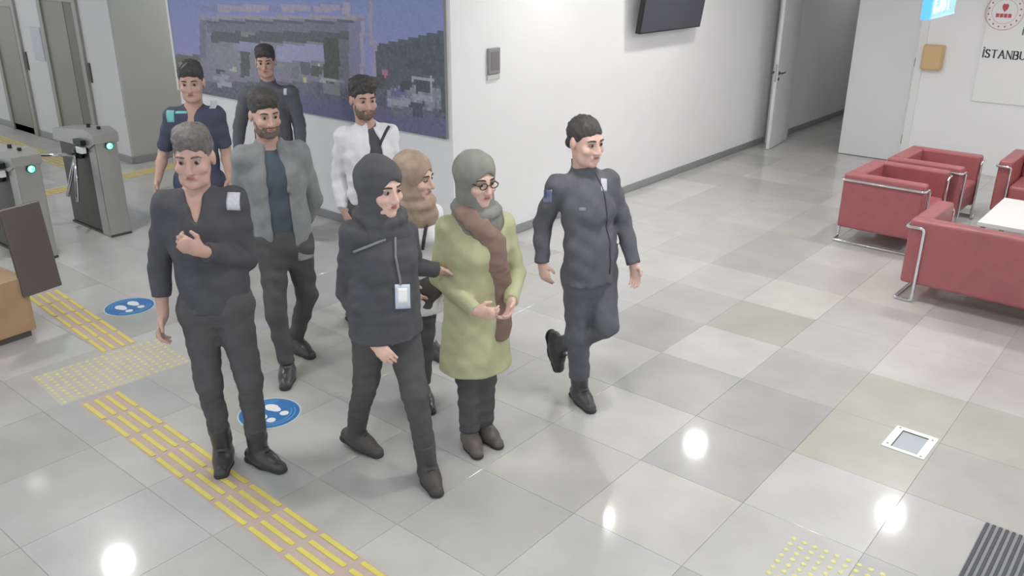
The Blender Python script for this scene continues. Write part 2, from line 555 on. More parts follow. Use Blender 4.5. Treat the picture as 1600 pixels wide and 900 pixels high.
paint([(-9.663, 0.947), (-8.819, 1.19), (-6.126, 1.462), (-5.041, 1.431), (-5.051, 1.073), (-9.804, 0.426)], (92, 92, 112), 14, 1.0)
paint([(-7.129, 1.225), (-6.234, 1.247), (-5.047, 1.216), (-5.051, 1.073), (-7.163, 0.986)], (96, 94, 130), 5, 1.0)
paint([(-9.393, 1.437), (-8.803, 1.481), (-8.994, 0.654), (-9.62, 0.574)], (92, 94, 88), 8, 1.0)
paint([(-8.781, 2.004), (-6.224, 2.109), (-6.229, 2.059), (-8.796, 1.944)], (128, 122, 158), 6, 0.6)
paint([(-8.388, 2.02), (-7.489, 2.057), (-7.499, 1.996), (-8.402, 1.955)], (156, 146, 172), 6, 1.0)
paint([(-7.282, 2.065), (-6.836, 2.084), (-6.843, 2.026), (-7.291, 2.006)], (156, 146, 172), 6, 1.0)
paint([(-6.788, 2.085), (-6.419, 2.101), (-6.425, 2.045), (-6.796, 2.028)], (156, 146, 172), 6, 1.0)
paint([(-6.371, 2.13), (-6.265, 2.134), (-6.274, 2.041), (-6.381, 2.036)], (160, 150, 172), 0, 1.0)
paint([(-8.743, 1.901), (-6.077, 2.028), (-6.128, 1.444), (-8.911, 1.181)], (128, 124, 146), 6, 1.0)
paint([(-8.756, 1.9), (-6.094, 2.027), (-6.097, 1.995), (-8.765, 1.86)], (150, 142, 162), 4, 1.0)
paint([(-8.643, 1.853), (-6.15, 1.981), (-6.152, 1.959), (-8.649, 1.826)], (80, 84, 100), 4, 1.0)
paint([(-8.624, 1.828), (-6.186, 1.957), (-6.195, 1.868), (-8.648, 1.721)], (104, 104, 128), 5, 1.0)
paint([(-8.57, 1.739), (-6.309, 1.873), (-6.319, 1.771), (-8.597, 1.618)], (74, 82, 88), 6, 1.0)
paint([(-8.022, 1.765), (-7.773, 1.78), (-7.779, 1.748), (-8.028, 1.733)], (120, 128, 120), 0, 1.0)
paint([(-8.544, 1.634), (-6.318, 1.782), (-6.344, 1.517), (-8.613, 1.319)], (122, 124, 140), 8, 1.0)
paint([(-8.528, 1.596), (-8.048, 1.629), (-8.103, 1.344), (-8.593, 1.301)], (128, 128, 144), 8, 1.0)
paint([(-8.056, 1.59), (-7.894, 1.601), (-7.945, 1.325), (-8.109, 1.31)], (74, 82, 82), 6, 1.0)
paint([(-7.424, 1.684), (-6.661, 1.736), (-6.679, 1.583), (-7.45, 1.521)], (146, 150, 186), 4, 1.0)
paint([(-8.169, 1.659), (-7.735, 1.688), (-7.75, 1.599), (-8.188, 1.567)], (140, 142, 170), 4, 1.0)
paint([(-6.673, 1.793), (-6.45, 1.808), (-6.49, 1.428), (-6.719, 1.407)], (62, 70, 66), 6, 1.0)
paint([(-6.451, 1.796), (-6.306, 1.806), (-6.342, 1.442), (-6.49, 1.428)], (96, 98, 112), 6, 1.0)
paint([(-6.3, 1.962), (-6.099, 1.973), (-6.142, 1.489), (-6.348, 1.47)], (120, 116, 146), 5, 1.0)
paint([(-6.142, 1.971), (-6.09, 1.973), (-6.133, 1.49), (-6.186, 1.485)], (150, 144, 166), 4, 1.0)
paint([(-8.765, 1.86), (-8.64, 1.866), (-8.732, 1.46), (-8.861, 1.45)], (108, 106, 128), 6, 1.0)
paint([(-8.648, 1.275), (-8.323, 1.304), (-8.335, 1.249), (-8.66, 1.219)], (150, 152, 170), 6, 1.0)
paint([(-8.562, 1.214), (-8.288, 1.24), (-8.3, 1.185), (-8.574, 1.158)], (160, 162, 178), 6, 1.0)
paint([(-8.557, 1.351), (-8.383, 1.366), (-8.391, 1.325), (-8.566, 1.31)], (70, 74, 86), 6, 1.0)
paint([(-8.282, 1.388), (-8.162, 1.398), (-8.169, 1.365), (-8.289, 1.354)], (178, 178, 160), 6, 1.0)
paint([(-7.215, 1.484), (-7.092, 1.495), (-7.107, 1.383), (-7.232, 1.371)], (110, 112, 122), 6, 1.0)
paint([(-7.053, 1.553), (-6.913, 1.564), (-6.929, 1.442), (-7.071, 1.429)], (90, 92, 100), 6, 1.0)
paint([(-7.035, 1.396), (-6.994, 1.399), (-7.006, 1.312), (-7.047, 1.308)], (190, 190, 130), 6, 1.0)
paint([(-6.798, 1.549), (-6.759, 1.553), (-6.768, 1.48), (-6.807, 1.477)], (200, 200, 190), 6, 1.0)
paint([(-6.776, 1.419), (-6.545, 1.441), (-6.549, 1.405), (-6.78, 1.383)], (160, 165, 175), 6, 1.0)
paint([(-6.9, 1.517), (-6.723, 1.532), (-6.734, 1.447), (-6.911, 1.431)], (80, 84, 78), 6, 1.0)
paint([(-6.733, 1.375), (-6.484, 1.399), (-6.496, 1.291), (-6.746, 1.265)], (120, 122, 128), 6, 1.0)
paint([(-7.184, 1.345), (-6.879, 1.373), (-6.895, 1.249), (-7.202, 1.217)], (104, 104, 124), 6, 1.0)
paint([(-5.945, 1.785), (-5.517, 1.867), (-5.083, 1.966), (-5.04, 1.968), (-5.06, 1.268), (-5.971, 1.448)], (78, 84, 96), 7, 1.0)
paint([(-5.805, 1.768), (-5.136, 1.917), (-5.147, 1.579), (-5.532, 1.599)], (70, 78, 86), 7, 1.0)
paint([(-6.015, 2.16), (-5.965, 2.162), (-5.996, 1.782), (-6.047, 1.778)], (146, 142, 166), 3, 1.0)
paint([(-5.983, 1.837), (-5.94, 1.84), (-5.967, 1.505), (-6.01, 1.501)], (150, 146, 168), 3, 1.0)
paint([(-5.884, 1.585), (-5.809, 1.592), (-5.814, 1.519), (-5.89, 1.512)], (170, 112, 132), 0, 1.0)
paint([(-5.839, 1.404), (-5.539, 1.478), (-5.151, 1.473), (-5.157, 1.3), (-5.85, 1.243)], (128, 130, 150), 18, 1.0)
paint([(-5.788, 1.409), (-5.582, 1.43), (-5.585, 1.374), (-5.792, 1.352)], (96, 104, 148), 6, 1.0)
paint([(-5.651, 1.49), (-5.521, 1.502), (-5.526, 1.425), (-5.656, 1.411)], (60, 66, 78), 0, 1.0)
paint([(-5.457, 1.519), (-5.285, 1.535), (-5.29, 1.432), (-5.463, 1.414)], (66, 72, 80), 6, 1.0)
paint([(-5.519, 1.546), (-5.253, 1.57), (-5.255, 1.538), (-5.521, 1.513)], (160, 162, 178), 6, 1.0)
paint([(-5.285, 1.546), (-5.247, 1.549), (-5.254, 1.355), (-5.293, 1.35)], (160, 162, 178), 6, 1.0)
paint([(-5.836, 1.319), (-5.546, 1.35), (-5.549, 1.294), (-5.841, 1.262)], (150, 154, 172), 10, 1.0)
paint([(-5.547, 1.322), (-5.371, 1.342), (-5.377, 1.219), (-5.554, 1.198)], (74, 78, 96), 8, 1.0)
paint([(-5.503, 1.394), (-5.267, 1.418), (-5.269, 1.364), (-5.506, 1.338)], (150, 154, 172), 12, 1.0)
paint([(-5.782, 1.251), (-5.509, 1.282), (-5.514, 1.203), (-5.788, 1.17)], (104, 106, 122), 12, 1.0)
paint([(-6.212, 1.494), (-5.864, 1.526), (-5.873, 1.401), (-6.223, 1.366)], (70, 74, 72), 8, 1.0)
paint([(-5.076, 2.195), (-5.033, 2.197), (-5.066, 1.071), (-5.112, 1.065)], (104, 104, 148), 4, 1.0)
img = img * .92 + 26 + rng.normal(0, 2.0, (NZ, NX, 1))
img = np.clip(img, 0, 255) / 255
imgl = np.where(img <= .04045, img / 12.92, ((img + .055) / 1.055) ** 2.4)
vs = np.zeros(((NX + 1) * (NZ + 1), 3))
vx, vz = np.meshgrid(gx, gz)
vs[:, 0] = vx.ravel() - (MU0 + MU1) / 2
vs[:, 1] = -.0305
vs[:, 2] = vz.ravel()
ii, jj = np.meshgrid(np.arange(NX), np.arange(NZ))
q = (jj * (NX + 1) + ii).ravel()
fc = np.stack([q, q + 1, q + NX + 2, q + NX + 1], 1)
pm = bpy.data.meshes.new('print')
pm.from_pydata(vs.tolist(), [], fc.tolist())
ca = pm.color_attributes.new('ink', 'FLOAT_COLOR', 'CORNER')
cols = np.ones((NX * NZ, 4, 4))
cols[:, :, :3] = imgl.reshape(-1, 1, 3)
ca.data.foreach_set('color', cols.ravel())
pmat = bpy.data.materials.new('mural_ink')
pmat.use_nodes = True
at = pmat.node_tree.nodes.new('ShaderNodeVertexColor')
at.layer_name = 'ink'
pmat.node_tree.links.new(at.outputs[0], pmat.node_tree.nodes['Principled BSDF'].inputs['Base Color'])
pmat.node_tree.nodes['Principled BSDF'].inputs['Roughness'].default_value = .4
link('print', pm, pmat, mr)
hw = (MU1 - MU0) / 2
MB().box((-hw, -.030, MZ0), (hw, 0, MZ1)).build('panel', M_grey, mr)
MB().box((-hw - .035, -.04, MZ0 - .01), (-hw, 0, MZ1)).build('frame', M_white, mr)

tv = tag(empty('television', (UW, 8.68, 2.12)), 'black flat television mounted on white wall near the corridor', 'television')
ct = math.radians(8)
upv, outv = Vector((math.sin(ct), 0, math.cos(ct))), Vector((math.cos(ct), 0, -math.sin(ct)))
cc = Vector((.155, 0, .02))
MB().obox(cc, outv * .028, Vector((0, .66, 0)), upv * .385, bevel=.006).build('body', M_black, tv)
MB().obox(cc + outv * .0285, outv * .001, Vector((0, .645, 0)), upv * .37).build('screen', M_screen, tv)
MB().box((.002, -.2, -.12), (.10, .2, .14)).build('wall_bracket', M_darksteel, tv)
MB().tube(rounded([(.09, .6, .0), (.04, .72, -.05), (.012, .70, -.22), (.012, .72, .6)], .05), .006).build('cable', M_white, tv, smooth=True)

ip = tag(empty('intercom_panel', (UW, 5.82, 1.56)), 'small grey wall panel on white wall beside the mural', 'wall panel')
MB().box((0, -.075, 0), (.03, .075, .22), bevel=.005).build('housing', M_grey, ip)
MB().box((.03, -.055, .03), (.033, .055, .19)).build('face', mat('panel_face', (128, 124, 128), .4), ip)
MB().box((0, -.08, -.05), (.022, .08, -.004), bevel=.004).build('lower_plate', mat('pale_plate', (205, 205, 205), .4), ip)

wb = tag(empty('wall_box', (-2.965, VD, 1.21)), 'beige wooden box fixed to wall under the exit sign', 'wall box')
MB().box((-.12, -.09, 0), (.12, 0, .30), bevel=.01).build('housing', M_box, wb)
MB().box((-.10, -.095, .02), (.10, -.089, .28), bevel=.003).build('lid', mat('beige_lid', (214, 184, 138), .5), wb)

# --- lettering: strokes on a unit-high box
GLY = {
    'E': [[(0, 0), (0, 1)], [(0, 0), (.5, 0)], [(0, .5), (.42, .5)], [(0, 1), (.5, 1)]],
    'X': [[(0, 0), (.6, 1)], [(0, 1), (.6, 0)]],
    'I': [[(0, 0), (0, 1)]],
    'T': [[(.32, 0), (.32, 1)], [(0, 1), (.64, 1)]],
    'A': [[(0, 0), (.34, 1)], [(.34, 1), (.68, 0)], [(.14, .38), (.54, .38)]],
    'N': [[(0, 0), (0, 1)], [(0, 1), (.6, 0)], [(.6, 0), (.6, 1)]],
    'L': [[(0, 0), (0, 1)], [(0, 0), (.5, 0)]],
    'U': [[(0, 1), (0, .3), (.08, .1), (.3, 0), (.52, .1), (.6, .3), (.6, 1)]],
    'B': [[(0, 0), (0, 1)], [(0, 1), (.34, 1), (.48, .9), (.48, .64), (.34, .53), (0, .53)], [(.34, .53), (.52, .42), (.54, .14), (.38, 0), (0, 0)]],
    'S': [[(.5, .84), (.4, .97), (.22, 1), (.06, .92), (.03, .74), (.14, .6), (.4, .46), (.52, .32), (.5, .12), (.34, 0), (.14, .02), (0, .16)]],
}
WID = {'E': .5, 'X': .6, 'I': 0.0, 'T': .64, 'A': .68, 'N': .6, 'L': .5, 'U': .6, 'B': .54, 'S': .52}


def letter(ch, height, stroke, serif, dot=False):
    mb = MB()
    for st in GLY[ch]:
        for a, b in zip(st[:-1], st[1:]):
            a, b = Vector((a[0] * height, 0, a[1] * height)), Vector((b[0] * height, 0, b[1] * height))
            d = (b - a)
            thin = .55 if serif and (abs(d.z) < abs(d.x) * .5 or (ch in 'NU' and abs(d.x) < .01 * height and ch == 'N')) else 1.0
            ln = d.length
            d.normalize()
            n = Vector((-d.z, 0, d.x))
            mb.obox((a + b) / 2, d * (ln / 2 + stroke * .3), n * stroke * .5 * thin, Vector((0, .0008, 0)))
    if serif:
        ends = {'I': [(0, 0), (0, 1)], 'T': [(.32, 0)], 'A': [(0, 0), (.68, 0)], 'N': [(0, 0), (.6, 1), (0, 1)], 'L': [(0, 1), (0, 0)], 'U': [(0, 1), (.6, 1)], 'B': []}.get(ch, [])
        for x, z in ends:
            mb.obox((x * height, 0, z * height), (height * .11, 0, 0), (0, .0008, 0), (0, 0, stroke * .22))
    if dot:
        mb.obox((0, 0, height * 1.25), (stroke * .55, 0, 0), (0, .0008, 0), (0, 0, stroke * .55))
    return mb


def write(text, height, stroke, material, parent, x, y, z, gap, serif=False, dots=()):
    for k, ch in enumerate(text):
        if ch == ' ':
            x += .4 * height
            continue
        letter(ch, height, stroke, serif, k in dots).build('letter', material, parent, (x, y, z))
        x += WID[ch] * height + gap
    return x


# sign panel on the right wall
sg = tag(empty('wall_sign', (-2.45, VD, 0)), 'white sign board with round red emblem and dark capital lettering', 'sign')
MB().box((0, -.02, .88), (2.1, 0, 2.42), bevel=.003).build('board', M_paper, sg)
write('IL', .062, .012, M_ink, sg, .405, -.0215, 1.685, .03, True, (0,))
write('ISTANBUL', .088, .016, M_ink, sg, .035, -.0215, 1.405, .022, True, (0,))
ec = (.17, -.0205, 1.93)
def ringof(r, tr, mtl, name):
    MB().tube([(ec[0] + r * math.cos(t), ec[1], ec[2] + r * math.sin(t)) for t in [2 * math.pi * k / 40 for k in range(40)]], tr, n=4, closed=True).build(name, mtl, sg)
ringof(.205, .006, M_pinkprint, 'emblem_ring')
ringof(.135, .003, M_pinkprint, 'emblem_ring')
for k in range(16):
    t = 2 * math.pi * (k + .5) / 16
    MB().prism(ellipse(ec[0] + .17 * math.cos(t), ec[2] + .17 * math.sin(t), .010, .010, 8), (0, ec[1], 0), (1, 0, 0), (0, 0, 1), (0, -1, 0), .001).build('emblem_star', M_redprint, sg)
MB().prism([(ec[0] + x, ec[2] + .05 + z) for x, z in [(0, -.055), (.03, -.015), (.034, .02), (.02, .04), (0, .034), (-.02, .04), (-.034, .02), (-.03, -.015)]], (0, ec[1], 0), (1, 0, 0), (0, 0, 1), (0, -1, 0), .001).build('emblem_heart', M_redprint, sg)
for q in range(4):
    MB().prism(rect(ec[0] - .085 + q * .043, ec[0] - .049 + q * .043, ec[2] - .065, ec[2] - .022), (0, ec[1], 0), (1, 0, 0), (0, 0, 1), (0, -1, 0), .001).build('emblem_block', M_redprint, sg)

# exit sign, an edge-lit blade hanging from the ceiling on two rods
ex = tag(empty('exit_sign', (-1.53, 5.75, 2.20), math.atan2(.74, -.04)), 'lit pale blue exit sign hanging at the upper edge, in front of the door', 'exit sign')
MB().box((0.012, -.012, 0), (.74, .028, .26), bevel=.003).build('face', M_exit, ex)
MB().box((0, -.018, -.004), (.035, .034, .264)).build('edge_bar', M_exit_edge, ex)
MB().box((.035, -.014, -.004), (.742, .03, .006)).build('lower_edge', mat('exit_sign_rim', (150, 200, 240), .4, emit=((.35, .6, .9), .9)), ex)
for x in (.12, .62):
    MB().cyl((x, .008, .26), (x, .008, .9), .006, n=8).build('rod', M_steel, ex)
write('EXIT', .15, .034, M_exit_txt, ex, .12, -.0135, .045, .055)

# ================================================================ LOUNGE
def lounge_seat(name, label, cat, group, width, depth, loc, rotz, seats):
    """local: +y forward, x across; origin on the floor at the centre"""
    r = tag(empty(name, loc, rotz), label, cat, group)
    H, Z0, T = .66, .145, .125
    hx, hy = width / 2, depth / 2
    full = seats == 1
    bx = hx - T - .001 if full else hx
    MB().box((-bx, -hy, Z0), (bx, -hy + T + .02, H), bevel=.022, seg=3).build('backrest', M_red, r, smooth=False)
    for s in (-1, 1):
        x0, x1 = (-hx, -hx + T) if s < 0 else (hx - T, hx)
        MB().box((x0, -hy if full else -hy + T + .022, Z0), (x1, hy, H), bevel=.022, seg=3).build('arm', M_red, r)
        # chrome tube: along the outer side under the arm's top, round front and back, down to a floor runner
        ox, ix = s * (hx + .012), s * (hx - T + .005)
        zt, zb = H - .055, .014
        yf, yb = hy + .014, -hy - .014
        path = [(ox, yf, zt), (ix, yf, zt), (ix, yf, zb), (ox, yf, zb), (ox, yb, zb), (ix, yb, zb), (ix, yb, zt), (ox, yb, zt)]
        MB().tube(rounded(path, .03, 4, True), .0125, n=8, closed=True).build('chrome_frame', M_chrome, r, smooth=True)
    MB().box((-hx + T, -hy + T, Z0 + .01), (hx - T, hy - .02, .27), bevel=.012).build('seat_base', M_red, r)
    w = (width - 2 * T) / seats
    for k in range(seats):
        x0 = -hx + T + k * w
        MB().box((x0 + .004, -hy + T + .03, .27), (x0 + w - .004, hy + .005, .42), bevel=.03, seg=3).build('seat_cushion', M_red, r)
    return r


lounge_seat('armchair', 'red leather armchair with chrome frame, nearest the white wall corner of the lounge', 'armchair', 'red lounge armchairs', .80, .72, (-2.235, 8.37, 0), math.radians(-91), 1)
lounge_seat('armchair', 'red leather armchair directly behind the front armchair, by the closed door', 'armchair', 'red lounge armchairs', .80, .70, (-2.15, 9.30, 0), math.radians(-91), 1)
lounge_seat('armchair', 'red leather armchair under the lettered sign, beyond the white table', 'armchair', 'red lounge armchairs', .80, .72, (-1.22, 9.88, 0), math.radians(180), 1)
lounge_seat('sofa', 'long red leather sofa with chrome frame seen from its back', 'sofa', None, 1.75, .74, (-.80, 7.20, 0), math.radians(-1), 2)
ta = tag(empty('coffee_table', (-.93, 8.55, 0)), 'low white square coffee table between the red seats', 'table')
MB().box((-.50, -.52, .375), (.50, .50, .412), bevel=.004).build('table_top', M_white, ta)
for sx in (-1, 1):
    for sy in (-1, 1):
        MB().box((sx * .46 - .018, sy * .47 - .018, 0), (sx * .46 + .018, sy * .47 + .018, .375)).build('leg', M_grey, ta)

# ================================================================ TURNSTILES
def turnstile(label, loc, hgt, face_white):
    """local x: towards the lobby (+u); cabinet runs back along -x"""
    r = tag(empty('turnstile', loc), label, 'turnstile', 'entry turnstiles')
    MB().box((-.16, -.105, 0), (0, .105, hgt - .02), bevel=.012).build('end_post', M_steel, r)
    MB().box((-.78, -.09, .02), (-.16, .09, hgt - .16), bevel=.008).build('cabinet', M_darksteel, r)
    top = MB()
    top.prism([(-.84, hgt - .16), (-.80, hgt - .05), (-.12, hgt + .02), (.012, hgt - .02), (.012, hgt - .10), (-.10, hgt - .15)], (0, -.12, 0), (1, 0, 0), (0, 0, 1), (0, 1, 0), .24)
    top.build('top_cover', M_steel, r)
    for x in (-.30, -.10):
        MB().cyl((x, 0, hgt - .03), (x, 0, hgt + .035), .018, n=10).build('knob', M_black, r)
    MB().cyl((.012, .02, hgt - .135), (.018, .02, hgt - .135), .036, n=20).build('indicator_bezel', M_black, r)
    MB().cyl((.018, .02, hgt - .135), (.021, .02, hgt - .135), .030, n=20).build('indicator', M_green_led, r)
    MB().tube([(.022, .02 + .014 * math.cos(t), hgt - .135 + .016 * math.sin(t)) for t in [.9 + k * .45 for k in range(10)]], .006, n=6).build('arrow', M_led_white, r)
    # tripod hub and arms on the passage side
    MB().cyl((-.34, -.09, hgt - .22), (-.34, -.15, hgt - .24), .07, .05, n=16).build('hub', M_black, r, smooth=True)
    for d in ((-.25, -.38, .02), (.10, -.10, -.42), (-.10, -.10, -.40)):
        a = Vector((-.34, -.15, hgt - .24))
        MB().tube([a, a + Vector(d)], .017, n=8).build('arm', M_chrome, r, smooth=True)
    MB().box((-.30, -.17, hgt - .13), (-.14, -.11, hgt - .08), bevel=.006).build('card_reader', M_black, r)
    MB().box((-.26, -.172, hgt - .205), (-.15, -.125, hgt - .145), bevel=.004).build('card_label', M_paper, r)
    MB().box((-.80, -.10, 0), (.01, .10, .02)).build('foot_plate', M_darksteel, r)
    return r


turnstile('steel turnstile with bright green light next to the brown kiosk', (-7.72, 2.86, 0), .955, True)
turnstile('steel turnstile with green light standing behind, next to the walkers', (-7.90, 3.64, 0), 1.0, True)

kk = tag(empty('barrier_kiosk', (-6.12, 1.75, 0), math.radians(4)), 'wood clad kiosk with dark brown end panel at picture edge', 'kiosk')
MB().box((-.62, -.75, .05), (0, .37, .445), bevel=.006).build('plinth', M_wood, kk)
MB().box((-.60, -.73, 0), (-.03, .34, .05)).build('plinth_foot', M_brown, kk)
MB().box((-.52, -.70, .445), (-.10, .24, .88), bevel=.01).build('upper_cabinet', M_steel, kk)
MB().obox((-.03, .455, .62), (.016, 0, 0), (0, .135, 0.006), (-.045, 0, .305), bevel=.006).build('end_panel', M_brown, kk)

